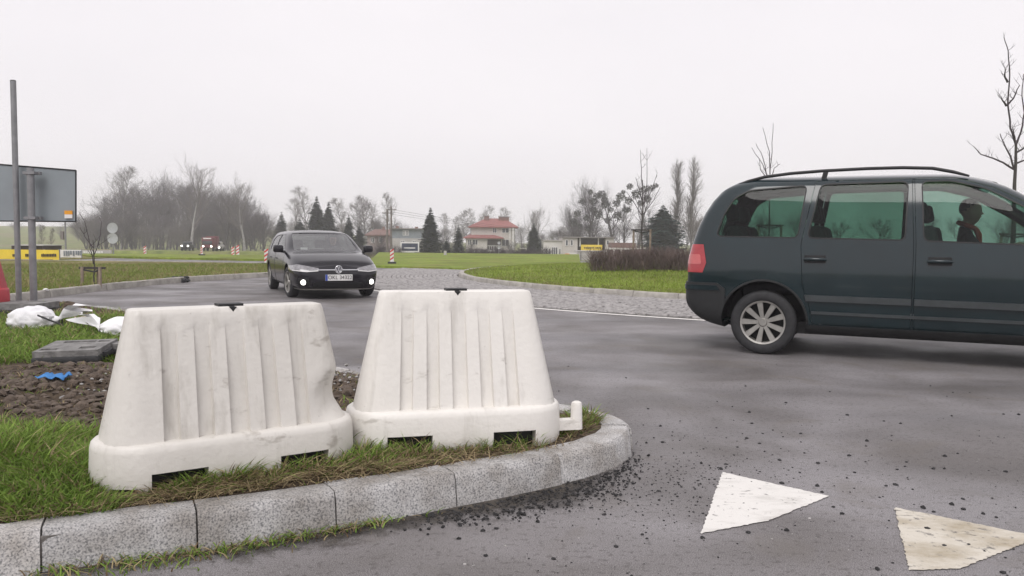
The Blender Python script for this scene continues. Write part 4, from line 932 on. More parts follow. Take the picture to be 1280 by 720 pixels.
ws = prism(rpoly([(-.70, 1.21), (-.61, 1.69), (.61, 1.69), (.70, 1.21)], .06), 'x', 1.62, 3.05)
rw = prism(rpoly([(-.70, 1.17), (-.62, 1.60), (.62, 1.60), (.70, 1.17)], .08), 'x', -1.2, -.42)
def circ(cx, cz, r, a0, a1, n=10): return [(cx+r*math.cos(R_(a0+(a1-a0)*i/n)), cz+r*math.sin(R_(a0+(a1-a0)*i/n))) for i in range(n+1)]
d_rear = rpoly([(.455, .325), (.425, .50), (.36, .70), (.335, 1.10), (.445, 1.715), (1.285, 1.725), (1.315, 1.1), (1.315, .325)], .03)
d_front = rpoly([(1.33, .325), (1.33, 1.1), (1.30, 1.725), (1.64, 1.722), (1.95, 1.625), (2.28, 1.44), (2.70, 1.12), (2.62, .80), (2.40, .45), (2.38, .325)], .03)
def shrink(poly, d):
    c = Vector((sum(p[0] for p in poly)/len(poly), sum(p[1] for p in poly)/len(poly))); n = len(poly); out = []
    area = sum(poly[i][0]*poly[(i+1) % n][1]-poly[(i+1) % n][0]*poly[i][1] for i in range(n)); sg = 1 if area > 0 else -1
    for i in range(n):
        a, b = Vector(poly[i-1]), Vector(poly[(i+1) % n]); t = (b-a).normalized(); out.append(tuple(Vector(poly[i])+Vector((-t.y, t.x))*d*sg))
    return out
body = van.shell
for c in arches: body = boolop(body, c)
for k in win:
    for c in wpr[k]: body = boolop(body, c)
body = boolop(boolop(body, ws), rw)
for nm, poly in (('rear', d_rear), ('front', d_front)):
    for i in (0, 1):
        dr = boolop(van.shell, both(shrink(poly, .0045))[i], 'INTERSECT'); dr = boolop(dr, wpr[nm][i])
        for c in arches: 
            if nm == 'rear' : dr = boolop(dr, c); break
        if i == 1 and nm == 'rear': dr = boolop(dr, arches[1])
        d_o = ob('door', shade2(setmat(dr, MT['vanpaint']), 35), van.root); sy = 1 if i == 0 else -1
        hx = .47 if nm == 'rear' else 1.53; zz = .955
        m = MB(); m.box((hx, sy*.912, zz), (.19, .012, .075)); m.build('handle_recess', MT['dark'], d_o)
        m = MB(); m.tube([(hx-.10, sy*.918, zz-.004), (hx-.07, sy*.945, zz), (hx+.07, sy*.945, zz), (hx+.10, sy*.918, zz-.004)], [.012, .016, .016, .012], 8); m.build('handle', MT['vanpaint'], d_o, smooth=50)
        van.piece('moulding', both([(.40, .55), (1.31, .545), (1.31, .605), (.385, .61)] if nm == 'rear' else [(1.335, .545), (2.55, .535), (2.60, .595), (1.335, .605)])[i], MT['vanmould'], .022, -.005, d_o)
        van.piece('window_glass', wpr[nm][i], MT['glass_van' if nm == 'rear' else 'glass_front'], -.008, -.013, d_o)
        van.piece('window_seal', both(shrink(win[nm], -.012))[i], MT['dark'], .003, -.004, d_o, cuts=(wpr[nm][i],))
    for i in (0, 1): body = boolop(body, both(poly)[i])
ob('body', shade2(setmat(body, MT['vanpaint']), 35), van.root)
for i in (0, 1):
    van.piece('window_glass', wpr['quarter'][i], MT['glass_van'], -.008, -.013)
    van.piece('window_seal', both(shrink(win['quarter'], -.012))[i], MT['dark'], .003, -.004, cuts=(wpr['quarter'][i],))
    van.piece('tail_lamp', both([(-.95, .80), (-.95, 1.09), (-.60, 1.085), (-.565, .90), (-.60, .80)], .3)[i], MT['taillamp'], .006, -.02)
    van.piece('tail_lens', both(rpoly([(-.95, .885), (-.95, .985), (-.63, .985), (-.615, .885)], .02), .3)[i], MT['taillens'], .009, -.02)
    van.piece('arch_lip', both(circ(0, .325, .425, -8, 188, 24)+circ(0, .325, .385, 188, -8, 24), .5)[i], MT['vanplastic'], .006, -.03, cuts=(arches[i],))
    van.piece('sill_trim', both([(.40, .15), (2.46, .15), (2.46, .315), (.40, .315)])[i], MT['vanplastic'], .006, -.02)
    van.piece('crease_highlight', both([(.45, .425), (2.40, .415), (2.42, .445), (.45, .452)])[i], MT['vanmould'], .012, -.005)  # paler strip along the crease, a reflection put in as colour
van.piece('windscreen', ws, MT['glass_van'], -.008, -.013); van.piece('rear_glass', rw, MT['glass_van'], -.008, -.013)
van.piece('rear_bumper', prism([(-1.2, .2), (-.37, .2), (-.37, .64), (-.45, .70), (-1.2, .70)], 'y', -1.2, 1.2), MT['vanplastic'], .016, -.02, cuts=arches[:2])
van.piece('bumper_strip', prism([(-1.2, .625), (-.42, .625), (-.45, .672), (-1.2, .672)], 'y', -1.2, 1.2), MT['vanpaint'], .028, .0, cuts=arches[:2])
van.piece('number_plate', prism([(-.26, .84), (.26, .84), (.26, .95), (-.26, .95)], 'x', -1.2, -.3), MT['whitepaint'], .006, 0)
for s in (1, -1):
    zz = [(-.30, 1.70), (-.20, 1.73), (-.05, 1.768), (.2, 1.797), (.51, 1.815), (.9, 1.826), (1.2, 1.826), (1.45, 1.813), (1.62, 1.775), (1.75, 1.735)]
    r = ob('roof_rail', None, van.root); m = MB(); m.tube([(x, s*.675, z) for x, z in zz], [.010]+[.016]*8+[.010], 10); m.build('rail', MT['dark'], r, smooth=60)
    for x in (.52,): m = MB(); m.box((x, s*.675, 1.775), (.045, .024, .085), Matrix.Rotation(.25 if x == .52 else 0, 3, 'Y')); m.build('foot', MT['dark'], r)
for x, y, sd in ((0, -.79, -1), (0, .79, 1), (2.84, -.79, -1), (2.84, .79, 1)): wheel(van.root, x, y, sd, .318, .215, 9, .20, spin=.35)
m = MB(); m.box((1.35, 0, .27), (3.3, 1.40, .12)); m.build('underbody', MT['dark'], van.root)
m = MB(); m.tube([(-.55, .35, .24), (.6, .35, .22)], .07, 10); m.build('exhaust', MT['dark'], van.root)
for x in (0, 2.84):
    for s in (-1, 1):
        m = MB(); A = circ(0, 0, .41, 0, 180, 14); vs = [(x+a, s*.52, .325+b) for a, b in A]+[(x+a, s*.89, .325+b) for a, b in A]; n = 15; m.add(vs, [(i, i+1, n+i+1, n+i) for i in range(n-1)]+[tuple(range(n))]); m.build('wheel_well', MT['dark'], van.root)
m = MB(); m.box((2.78, 0, .94), (.45, 1.5, .22)); m.build('dashboard', MT['dark'], van.root)
sw = ob('steering_wheel', None, van.root, (2.45, .38, 1.10), (0, R_(-62), 0)); m = MB(); m.tube([(.185*math.cos(a), .185*math.sin(a), 0) for a in np.linspace(0, 6.283, 25)], .015, 8); m.box((0, 0, 0), (.05, .34, .02)); m.tube([(0, 0, 0), (0, 0, -.3)], .03, 8); m.build('rim', MT['dark'], sw, smooth=60)
for x, y in ((1.82, .38), (1.74, -.38), (.75, .44), (.75, -.44), (.75, 0), (-.05, .40), (-.05, -.40)): seat(van.root, x, y, .64, .48, .66)
person(tuple(vo+hd*1.90+lf*.38+np.array([0, 0, .76])), -va_, 'driver in dark jacket and orange red scarf at the minivan wheel')
m = MB(); m.box((2.84-.0, 0, 0), (.0, .0, .0)) if False else None
# door mirror on the near door lies ahead of the picture's edge
for s in (1, -1): 
    m = MB(); m.lathe([(.001, -.10), (.06, -.085), (.085, -.02), (.085, .06), (.06, .09), (.001, .095)], 14, 'y', (2.50, s*1.02, 1.12)); m.box((2.52, s*.91, 1.09), (.06, .10, .05)); m.build('door_mirror', MT['vanpaint'], van.root, smooth=50)

# ---------------------------------------------------------------- the dark hatchback
MT['polopaint'] = mk('anthracite_paint', (.008,.007,.011), .18, .15, 3, coat=.2, metal=0, spec=.4)
MT['headlamp'] = mk('headlamp_lens', (.22,.215,.225), .15, .3, 14, coat=.8, spec=.6)
MT['grille'] = mk('grille_black', (.006,.006,.007), .45, .3, 30)
zp = np.array([.17, .17, .22, .36, .58, .80, 1.165, 1.225, 1.262, 1.27]); yp = np.array([0, .68, .79, .835, .855, .825, .68, .60, .33, 0.])
def pr_(x, ymul=1., z=None, y=None, dx=None):
    y = (yp if y is None else np.array(y))*ymul; z = zp if z is None else np.array(z); xx = np.full(10, float(x)) if dx is None else np.array(dx, float)+x
    return np.stack([xx, y, z], 1)
rp_ = np.array([.16, .12, .05, .0, .0, .06, .36, .50, .56, .58])
RG = [pr_(-.70, 0, dx=rp_), pr_(-.69, .55, dx=rp_), pr_(-.66, .87, dx=rp_), pr_(-.57, .955, dx=rp_*.95), pr_(-.38, .99, dx=rp_*.7), pr_(0, 1, dx=rp_*.25), pr_(.6), pr_(1.05),
      pr_(1.45, z=[.17,.17,.22,.36,.58,.80,1.13,1.19,1.232,1.242]), pr_(1.80, z=[.17,.17,.22,.36,.58,.795,1.02,1.075,1.115,1.125], y=[0,.68,.79,.835,.855,.825,.71,.635,.34,0]),
      pr_(2.30, z=[.17,.17,.22,.36,.575,.775,.83,.848,.868,.873], y=[0,.68,.79,.835,.855,.82,.745,.68,.36,0]), pr_(2.75, z=[.17,.17,.22,.35,.555,.715,.775,.795,.815,.82], y=[0,.68,.785,.835,.852,.80,.72,.64,.35,0]),
      pr_(3.08, z=[.17,.17,.22,.34,.52,.635,.685,.706,.728,.735], y=[0,.66,.75,.81,.825,.77,.69,.61,.34,0]),
      pr_(3.20, z=[.17,.17,.215,.33,.50,.595,.64,.66,.68,.688], y=[0,.62,.71,.765,.775,.72,.64,.56,.32,0], dx=[0,0,.02,.03,.02,.005,0,0,0,0]),
      pr_(3.30, .80, z=[.17,.17,.21,.32,.48,.55,.58,.595,.612,.62], y=[0,.62,.71,.765,.775,.72,.64,.56,.32,0], dx=[-.03,-.02,.01,.03,.03,0,-.02,-.03,-.04,-.04]),
      pr_(3.34, .40, z=[.17,.17,.21,.32,.48,.55,.58,.595,.612,.62], dx=[-.03,-.02,.01,.04,.03,0,-.02,-.03,-.04,-.04]), pr_(3.35, 0, z=[.17,.17,.21,.32,.48,.55,.58,.595,.612,.62], dx=[-.03,-.02,.01,.04,.03,0,-.02,-.03,-.04,-.04])]
us = [0, .4, .75, 1.0, 1.3, 1.7, 2.3, 2.75, 3.15, 3.5, 4.0, 4.45, 4.8, 5.0, 5.25, 5.5, 5.7]
V = loft(RG, us, vp, 4, 3)
pa_ = R_(24); ph = np.array([math.sin(pa_), -math.cos(pa_), 0]); pl = np.array([math.cos(pa_), math.sin(pa_), 0])
po = P(359, 371.5)-ph*2.55+pl*.79
polo = Car(V, 'dark hatchback with lit fog lamps coming round the roundabout', 'car', 'car', MT['polopaint'], th=.03, floor=.26)
polo.root.scale = (1, .94, 1); polo.root.location = po; polo.root.rotation_euler = (0, 0, math.atan2(ph[1], ph[0]))
par = [cyl((x, 0, .29), .345, y0, y1, 32) for x in (0, 2.55) for y0, y1 in ((.45, 1.2), (-1.2, -.45))]
pw = {'rear_window': rpoly([(.02, .86), (.10, 1.09), (.28, 1.15), (.86, 1.17), (.88, .845)], .04), 'front_window': rpoly([(.95, .845), (.93, 1.17), (1.25, 1.155), (1.52, 1.065), (2.02, .835)], .04)}
pws = prism(rpoly([(-.655, .885), (-.575, 1.205), (.575, 1.205), (.655, .885)], .05), 'x', 1.30, 2.42)
prw = prism(rpoly([(-.58, .86), (-.5, 1.16), (.5, 1.16), (.58, .86)], .05), 'x', -1.0, .0)
body = polo.shell
for c in par: body = boolop(body, c)
for k, p in pw.items():
    for c in both(p, .35): body = boolop(body, c)
body = boolop(boolop(body, pws), prw)
ob('body', shade2(setmat(body, MT['polopaint']), 35), polo.root)
for k, p in pw.items():
    for i in (0, 1): polo.piece('side_window', both(p, .35)[i], MT['glass_clear'], -.006, -.011)
polo.piece('windscreen', pws, MT['glass_screen'], -.006, -.011); polo.piece('rear_glass', prw, MT['glass_clear'], -.006, -.011)
seam = []
for i in (0, 1):
    for poly in ([(.93, .24), (.915, 1.19), (1.30, 1.18), (1.62, 1.05), (2.12, .80), (2.08, .40), (1.98, .24)], [(.20, .36), (.0, .80), (.06, 1.14), (.88, 1.19), (.90, .24), (.36, .24)]):
        polo.piece('door_seam', both(rpoly(poly, .03), .35)[i], MT['dark'], .0015, -.004, cuts=(both(shrink(rpoly(poly, .03), .007), .3, 1.4)[i],))
    s = 1 if i == 0 else -1
    hl = polo.piece('headlight', prism(rpoly([(s*.36, .565), (s*.40, .515), (s*.60, .50), (s*.86, .525), (s*.86, .60), (s*.75, .635), (s*.56, .605)], .02), 'x', 2.78, 3.5), MT['headlamp'], .005, -.03)
    for yy in (.50, .63): m = MB(); m.lathe([(.001, .012), (.028, .01), (.036, 0), (.036, -.02)], 16, 'x', (3.245-(yy-.5)*.55, s*yy, .557)); m.build('projector', MT['chrome'], hl, smooth=50)
    polo.piece('daytime_strip', prism([(s*.38, .516), (s*.60, .500), (s*.83, .522), (s*.83, .534), (s*.60, .513), (s*.385, .528)], 'x', 2.8, 3.5), MT['whitepaint'], .007, 0, hl)
    fx = 3.285; fg = ob('fog_lamp', None, polo.root, (fx, s*.655, .315))
    polo.piece('fog_surround', prism(rpoly([(s*.54, .25), (s*.56, .385), (s*.74, .40), (s*.75, .26)], .03), 'x', 3.05, 3.5), MT['grille'], .004, -.02)
    m = MB(); m.lathe([(.001, .055), (.036, .05), (.047, .038), (.050, .0)], 24, 'x'); m.build('lens', MT['lampon'], fg, smooth=50)
    mr = ob('door_mirror', None, polo.root, (2.02, s*.93, .90)); bm = bmesh.new(); bmesh.ops.create_cube(bm, size=1)
    for v in bm.verts: v.co = Vector((v.co.x*.10, v.co.y*.20, v.co.z*(.13 if v.co.x > 0 else .15)))
    bmesh.ops.bevel(bm, geom=bm.edges[:], offset=.035, segments=3, affect='EDGES', profile=.5); me = bpy.data.meshes.new('housing'); bm.to_mesh(me); bm.free(); me.materials.append(MT['polopaint']); shade(me, 50); ob('housing', me, mr)
    m = MB(); m.tube([(.0, -s*.13, -.06), (0, -s*.05, -.05)], .025, 8); m.build('arm', MT['dark'], mr, smooth=50)
    for hx in (.28, 1.12): m = MB(); m.tube([(hx-.08, s*.838, .70), (hx-.05, s*.865, .705), (hx+.05, s*.865, .705), (hx+.08, s*.838, .70)], .011, 6); m.build('door_handle', MT['polopaint'], polo.root, smooth=50)
polo.piece('upper_grille', prism(rpoly([(-.42, .495), (-.36, .600), (.36, .600), (.42, .495)], .015), 'x', 2.9, 3.6), MT['grille'], .004, -.02)
polo.piece('grille_bar', prism([(-.40, .532), (-.40, .546), (.40, .546), (.40, .532)], 'x', 2.9, 3.6), MT['chrome'], .012, 0)
polo.piece('lower_grille', prism(rpoly([(-.50, .205), (-.47, .315), (.47, .315), (.50, .205)], .02), 'x', 2.9, 3.6), MT['grille'], .004, -.02)
polo.piece('lower_lip', prism([(-.78, .172), (-.78, .195), (.78, .195), (.78, .172)], 'x', 2.8, 3.6), MT['alloy'], .010, 0)
polo.piece('bonnet_seam', prism([(-.70, .655), (-.70, .662), (.70, .662), (.70, .655)], 'x', 2.7, 3.4), MT['dark'], .0015, -.003)
m = MB(); m.box((3.405, 0, .40), (.012, .52, .11)); pt = m.build('number_plate', MT['whitepaint'], polo.root)
MT['plate_black'] = mk('plate_ink', (.015,.015,.018), .5, .1, 5); MT['plate_blue'] = mk('plate_blue', (.02,.06,.35), .5, .1, 5)
m = MB(); m.box((3.4125, -.238, .40), (.003, .042, .108)); m.build('country_band', MT['plate_blue'], pt)
def text_mesh(txt, size, mat, ext=.002):
    cu = bpy.data.curves.new('txt', 'FONT'); cu.body = txt; cu.size = size; cu.align_x = 'CENTER'; cu.align_y = 'CENTER'; cu.extrude = ext; o = ob('txt', cu)
    dg = bpy.context.evaluated_depsgraph_get(); dg.update(); me = bpy.data.meshes.new_from_object(o.evaluated_get(dg)); bpy.data.objects.remove(o); setmat(me, mat); return me
o = ob('lettering', text_mesh('OKL 34322', .098, MT['plate_black']), pt, (3.4125, .02, .40), (R_(90), 0, R_(90)))
bd = ob('badge', None, polo.root, (3.372, 0, .545)); m = MB(); m.lathe([(.001, .006), (.066, .006), (.066, -.03)], 32, 'x'); m.build('disc', mk('badge_dark', (.10,.10,.12), .3), bd, smooth=40)
m = MB(); m.tube([(.008, .066*math.cos(a), .066*math.sin(a)) for a in np.linspace(0, 6.283, 33)], .0085, 8)
def stroke(a, b): m.tube([(.011, a[0]*.06, a[1]*.06), (.011, b[0]*.06, b[1]*.06)], .0075, 6)
for s in (1, -1): stroke((s*.42, .92), (0, .12)); stroke((s*.93, .35), (s*.45, -.9)); stroke((s*.45, -.9), (0, .0))
m.build('ring_and_letters', MT['chrome'], bd, smooth=50)
for x, y, sd, rz in ((0, -.745, -1, 0), (0, .745, 1, 0), (2.55, -.745, -1, .12), (2.55, .745, 1, .12)): wheel(polo.root, x, y, sd, .29, .20, 5, .19, rz=rz)
m = MB(); m.box((1.3, 0, .22), (3.6, 1.25, .10)); m.build('underbody', MT['dark'], polo.root)
for x in (0, 2.55):
    for s in (-1, 1):
        m = MB(); A = circ(0, 0, .35, 0, 180, 12); vs = [(x+a, s*.48, .29+b) for a, b in A]+[(x+a, s*.83, .29+b) for a, b in A]; n = 13; m.add(vs, [(i, i+1, n+i+1, n+i) for i in range(n-1)]+[tuple(range(n))]); m.build('wheel_well', MT['dark'], polo.root)
m = MB(); m.box((1.98, 0, .73), (.42, 1.36, .15)); m.build('dashboard', MT['dark'], polo.root)
m = MB(); m.box((2.07, -.42, .895), (.01, .14, .06)); m.build('paper_slip', MT['whitepaint'], polo.root)
for x, y in ((1.10, .35), (1.10, -.35), (.25, .33), (.25, -.33)): seat(polo.root, x, y, .40, .44, .46)
sw = ob('steering_wheel', None, polo.root, (1.62, .35, .80), (0, R_(-62), 0)); m = MB(); m.tube([(.16*math.cos(a), .16*math.sin(a), 0) for a in np.linspace(0, 6.283, 21)], .013, 8); m.box((0, 0, 0), (.04, .30, .02)); m.tube([(0, 0, 0), (0, 0, -.2)], .025, 8); m.build('rim', MT['dark'], sw, smooth=60)
pp = person(tuple(po+ph*1.17+pl*.35+np.array([0, 0, .52])), math.atan2(ph[1], ph[0]), 'driver in dark clothes at the wheel of the dark hatchback', scarf=False); pp.scale = (.80, .80, .80)
for md in ('body', ):
    pass
m = MB(); m.tube([(.1, 0, 1.262), (.02, 0, 1.36)], [.006, .003], 6); m.build('aerial', MT['dark'], polo.root)
# ================================================================== TREES
def bare_tree(sd, H, kind):
    rr = random.Random(sd); trunk = MB(); crown = MB()
    def vrand(): return Vector((rr.gauss(0, 1), rr.gauss(0, 1), rr.gauss(0, 1)))
    cfg = {'oak':    dict(clear=.26, n1=15, l1=.44, ang=(.5, 1.05), n2=9, n3=7, n4=3, up=.35, r0=.020, wob=.16),
           'birch':  dict(clear=.25, n1=24, l1=.24, ang=(.45, .8), n2=7, n3=6, n4=3, up=.12, r0=.012, wob=.10),
           'poplar': dict(clear=.08, n1=46, l1=.34, ang=(.18, .34), n2=7, n3=5, n4=0, up=.35, r0=.015, wob=.05),
           'scrub':  dict(clear=.03, n1=26, l1=.62, ang=(.15, .8), n2=9, n3=7, n4=2, up=.3, r0=.014, wob=.15),
           'gaunt':  dict(clear=.34, n1=9, l1=.38, ang=(.3, .9), n2=5, n3=4, n4=2, up=.45, r0=.022, wob=.20)}[kind]
    def grow(p, d, L, r, lvl, nseg):
        pts = [p.copy()]; dirs = [d.copy()]
        for k in range(nseg):
            d = (d+vrand()*cfg['wob']*(1 if lvl else .35)+Vector((0, 0, cfg['up']*.35*(1 if lvl else 0)))).normalized(); p = p+d*(L/nseg); pts.append(p.copy()); dirs.append(d.copy())
        return pts, dirs
    def child_dir(d, a):
        ax = d.orthogonal().normalized(); ax = Matrix.Rotation(rr.uniform(0, 6.283), 3, d) @ ax; return (d*math.cos(a)+ax*math.sin(a)).normalized()
    tp, td = grow(Vector((0, 0, 0)), Vector((0, 0, 1)), H*(.97 if kind in ('birch', 'poplar') else .8), H*cfg['r0'], 0, 9)
    R0 = H*cfg['r0']; tr = [R0*(1.25 if i == 0 else 1)*(1-.93*i/9) for i in range(10)]
    trunk.tube(tp, tr, 7)
    def sample(pts, dirs, t):
        f = t*(len(pts)-1); i = min(len(pts)-2, int(f)); return pts[i].lerp(pts[i+1], f-i), dirs[i+1]
    for a in range(cfg['n1']):
        t = cfg['clear']+(1-cfg['clear'])*((a+rr.random())/cfg['n1'])**.9; p, d = sample(tp, td, min(.995, t))
        taper = math.sin(math.pi*min(1, .22+.78*(t-cfg['clear'])/(1-cfg['clear'])))**.6 if kind != 'poplar' else 1-.6*t
        L1 = H*cfg['l1']*max(.25, taper)*rr.uniform(.75, 1.15); r1 = R0*(1-.9*t)*.55+.02*H/15
        p1, d1 = grow(p, child_dir(d, rr.uniform(*cfg['ang'])), L1, r1, 1, 5); crown.tube(p1, [r1*(1-.8*i/5) for i in range(6)], 4, cap=False)
        for b in range(cfg['n2']):
            t2 = .2+.8*(b+rr.random())/cfg['n2']; p, d = sample(p1, d1, min(.99, t2)); L2 = L1*(.52-.22*t2)*rr.uniform(.7, 1.3); r2 = r1*.42*(1-.5*t2)+.004*H/15
            p2, d2 = grow(p, child_dir(d, rr.uniform(.4, .95)), L2, r2, 2, 3); crown.tube(p2, [r2, r2*.75, r2*.5, r2*.3], 3, cap=False)
            for c in range(cfg['n3']):
                p, d = sample(p2, d2, min(.99, .15+.85*(c+rr.random())/cfg['n3'])); L3 = max(.05*H, L2*.6)*rr.uniform(.6, 1.2); r3 = .0085*H/12
                p3, d3 = grow(p, child_dir(d, rr.uniform(.35, .9)), L3, r3, 3, 2); crown.tube(p3, [r3, r3*.8, r3*.45], 3, cap=False)
                for e in range(cfg['n4']):
                    p, d = sample(p3, d3, rr.uniform(.2, .95)); q = p+child_dir(d, rr.uniform(.4, .9))*L3*rr.uniform(.4, .7); s_ = d.orthogonal().normalized()*.007*H/12
                    crown.add([p-s_, p+s_, q], [(0, 1, 2)])
    return trunk, crown, p1
def tree_proto(sd, H, kind, bark='bark', twig='twig'):
    t, c, _ = bare_tree(sd, H, kind); return (t.mesh('trunk', MT[bark], 50, False), c.mesh('crown', MT[twig], 0, False), H)
def conifer_proto(sd, H, W, mat='needle', dens=1.0, shape=1.0):
    rr = random.Random(sd); t = MB(); t.tube([(0, 0, 0), (0, 0, H*.5), (0, 0, H*.97)], [H*.018, H*.010, H*.002], 6); c = MB()
    n = int(46*dens)
    for k in range(n):
        f = (k+rr.random())/n; z = H*(.05+.93*f); nb = int(5+9*(1-f)); R0 = W*((1-f)**shape)*(.8+.4*rr.random())*min(1, 6*(1-f))+.05; ks = min(1, .25+3*(1-f))
        for b in range(nb):
            a = rr.uniform(0, 6.283); L = R0*rr.uniform(.6, 1.12); d = Vector((math.cos(a), math.sin(a), 0)); s = Vector((-d.y, d.x, 0)); dr = rr.uniform(.12, .38)
            m = max(4, int(9*L/max(W, .5)+3))
            for i in range(m):
                u = (i+rr.random())/m; p = d*L*u+Vector((0, 0, z-L*dr*u+L*.10*u*u)); ll = .20*W*ks*(1.15-.6*u)*rr.uniform(.6, 1.4)
                for sg in (-1, 1):
                    q = p+s*sg*ll+d*ll*.6+Vector((0, 0, rr.uniform(-.35, .1)*ll)); wv = d*ll*.28+Vector((0, 0, rr.uniform(-.18, .18)*ll)); c.add([p-wv, p+wv, q], [(0, 1, 2)])
            tp = d*L*1.05+Vector((0, 0, z-L*dr+L*.10)); c.add([d*L*.5+s*.03*W+Vector((0, 0, z-L*dr*.5)), d*L*.5-s*.03*W+Vector((0, 0, z-L*dr*.5)), tp], [(0, 1, 2)])
    return (t.mesh('trunk', MT['bark'], 50, False), c.mesh('crown', MT[mat], 0, False), H)
protos = {'oak0': tree_proto(1, 15, 'oak'), 'oak1': tree_proto(2, 15, 'oak'), 'oak2': tree_proto(3, 15, 'oak', 'bark_pale', 'twig_pale'), 'birch0': tree_proto(4, 15, 'birch', 'bark_pale', 'twig_pale'), 'birch1': tree_proto(5, 15, 'birch', 'bark_pale', 'twig_pale'),
          'pop0': tree_proto(6, 15, 'poplar', 'bark_pale', 'twig_pale'), 'pop1': tree_proto(7, 15, 'poplar', 'bark_pale', 'twig_pale'), 'scrub0': tree_proto(8, 8, 'scrub'), 'scrub1': tree_proto(9, 8, 'scrub', 'bark', 'twig_pale'), 'gaunt0': tree_proto(10, 13, 'gaunt', 'bark', 'twig'), 'gaunt1': tree_proto(11, 13, 'gaunt', 'bark', 'twig'),
          'con0': conifer_proto(1, 10, 2.9, 'needle', 1.5, 1.0), 'con1': conifer_proto(2, 10, 3.5, 'needle', 1.7, .95), 'con2': conifer_proto(3, 10, 3.6, 'needle', 1.5, .7), 'thuja': conifer_proto(4, 8, 3.4, 'needle_g', 1.9, .42)}
NAMES = {'oak': ('bare_tree', 'tree'), 'birch': ('birch_tree', 'tree'), 'pop': ('poplar_tree', 'tree'), 'scrub': ('bare_shrub', 'shrub'), 'gaunt': ('bare_tree', 'tree'), 'con': ('conifer_tree', 'tree'), 'thuja': ('evergreen_tree', 'tree')}
rt = random.Random(77)
def plant(kind, px, top, d, label, group=None, wid=1.0):
    p = PY(px, 300, d); x = p[0]; g = gz(x, d); H = PY(px, top, d)[2]-g; tr, cr, H0 = protos[kind]; nm, cat = NAMES[kind.rstrip('0123456789')]
    t = thing(nm, label, cat, (x, d, g-.05), rt.uniform(0, 6.28), group); s = H/H0; t.scale = (s*wid, s*wid, s)
    ob('trunk', tr, t); ob('crown', cr, t); return t
# the wood on the left
G = 'bare trees of the far wood'; LB = 'bare leafless tree massed in the hazy wood'
edge = lambda px: np.interp(px, [95, 112, 130, 160, 200, 235, 270, 300, 325, 340], [290, 262, 246, 232, 226, 228, 236, 244, 258, 285])
for i in range(42):
    px = 104+(332-104)*(i+rt.random())/42; plant(rt.choice(['oak0', 'oak1', 'oak0', 'oak1', 'scrub0']), px, edge(px)+rt.uniform(-4, 26), rt.uniform(180, 225), LB, G, 1.05)
for i in range(38):
    px = 104+(335-104)*(i+rt.random())/38; plant(rt.choice(['scrub0', 'scrub1', 'scrub0']), px, rt.uniform(268, 290), rt.uniform(165, 180), 'low bare undergrowth shrub along the front of the wood', 'undergrowth at the wood edge', 1.3)
plant('oak2', 240, 202, 150, 'tall pale trunked bare tree standing before the wood', wid=.85)
plant('oak2', 306, 226, 158, 'bare tree with pale branches at the wood end near the dark hatchback', wid=.95)
plant('birch0', 152, 212, 190, 'thin bare tree rising above the rounded wood crown', wid=1.4)
plant('oak0', 285, 236, 165, 'dark bare tree beside the pale branched tree', wid=.8)
plant('oak1', 330, 262, 170, 'small bare tree at the end of the wood', wid=.8)
# centre
plant('con0', 352, 263, 140, 'small dark conifer between the wood and the hatchback', wid=1.1)
plant('con1', 396, 243, 135, 'tall dark conifer behind the hatchback roof', wid=.85); plant('con1', 411, 250, 136, 'slightly shorter dark conifer close beside the tall one', wid=.8); plant('con2', 375, 272, 138, 'low broad conifer below the tall pair', wid=1.1)
plant('birch1', 386, 236, 155, 'pale bare birch behind the tall conifer pair', wid=1.2); plant('birch0', 371, 250, 160, 'small pale bare birch left of the conifers behind the car', wid=1.2) if False else plant('birch0', 371, 250, 160, 'small pale bare birch above the low broad conifer', wid=1.2)
for px, tp in ((433, 250), (446, 255), (458, 247), (468, 256)): plant(rt.choice(['birch0', 'birch1']), px, tp, 165, 'pale bare birch in the clump between hatchback and utility poles', 'birches behind the brown house', 1.5)
plant('con0', 436, 266, 120, 'narrow dark conifer in front of the birch clump', wid=.9); plant('con2', 449, 281, 118, 'low dark conifer beside the brown roofed house', wid=1.0); plant('scrub0', 472, 296, 112, 'dark shrub under the brown roofed house', wid=1.1)
plant('birch0', 488, 244, 175, 'tall slim bare birch behind the utility poles', wid=.9)
plant('con1', 538, 257, 105, 'large dark spruce between the grey house and the villa', wid=.92); plant('con0', 573, 280, 112, 'small dark spruce beside the red roofed villa', wid=1.0); plant('con2', 558, 297, 104, 'low dark conifer between the two spruces', wid=1.0); plant('scrub0', 586, 304, 128, 'bare shrub in front of the villa wall', wid=.9)
for px, tp in ((556, 268), (566, 272), (578, 265), (588, 262), (597, 268), (607, 258), (633, 261)): plant(rt.choice(['birch0', 'birch1']), px, tp, rt.uniform(185, 215), 'hazy bare birch rising behind the red roofed villa', 'birches behind the villa', 1.1)
plant('oak2', 665, 262, 185, 'hazy bare tree behind the cone shaped spruce', wid=.7); plant('oak2', 677, 259, 190, 'pale hazy bare tree behind the white building end', wid=.7); plant('con1', 667, 277, 122, 'cone shaped dark spruce beside the white building', wid=1.0)
for px, tp in ((690, 290), (700, 288), (712, 292)): plant('scrub1', px, tp, 210, 'very hazy far bare thicket above the white building', 'thicket behind the white building', 1.4)
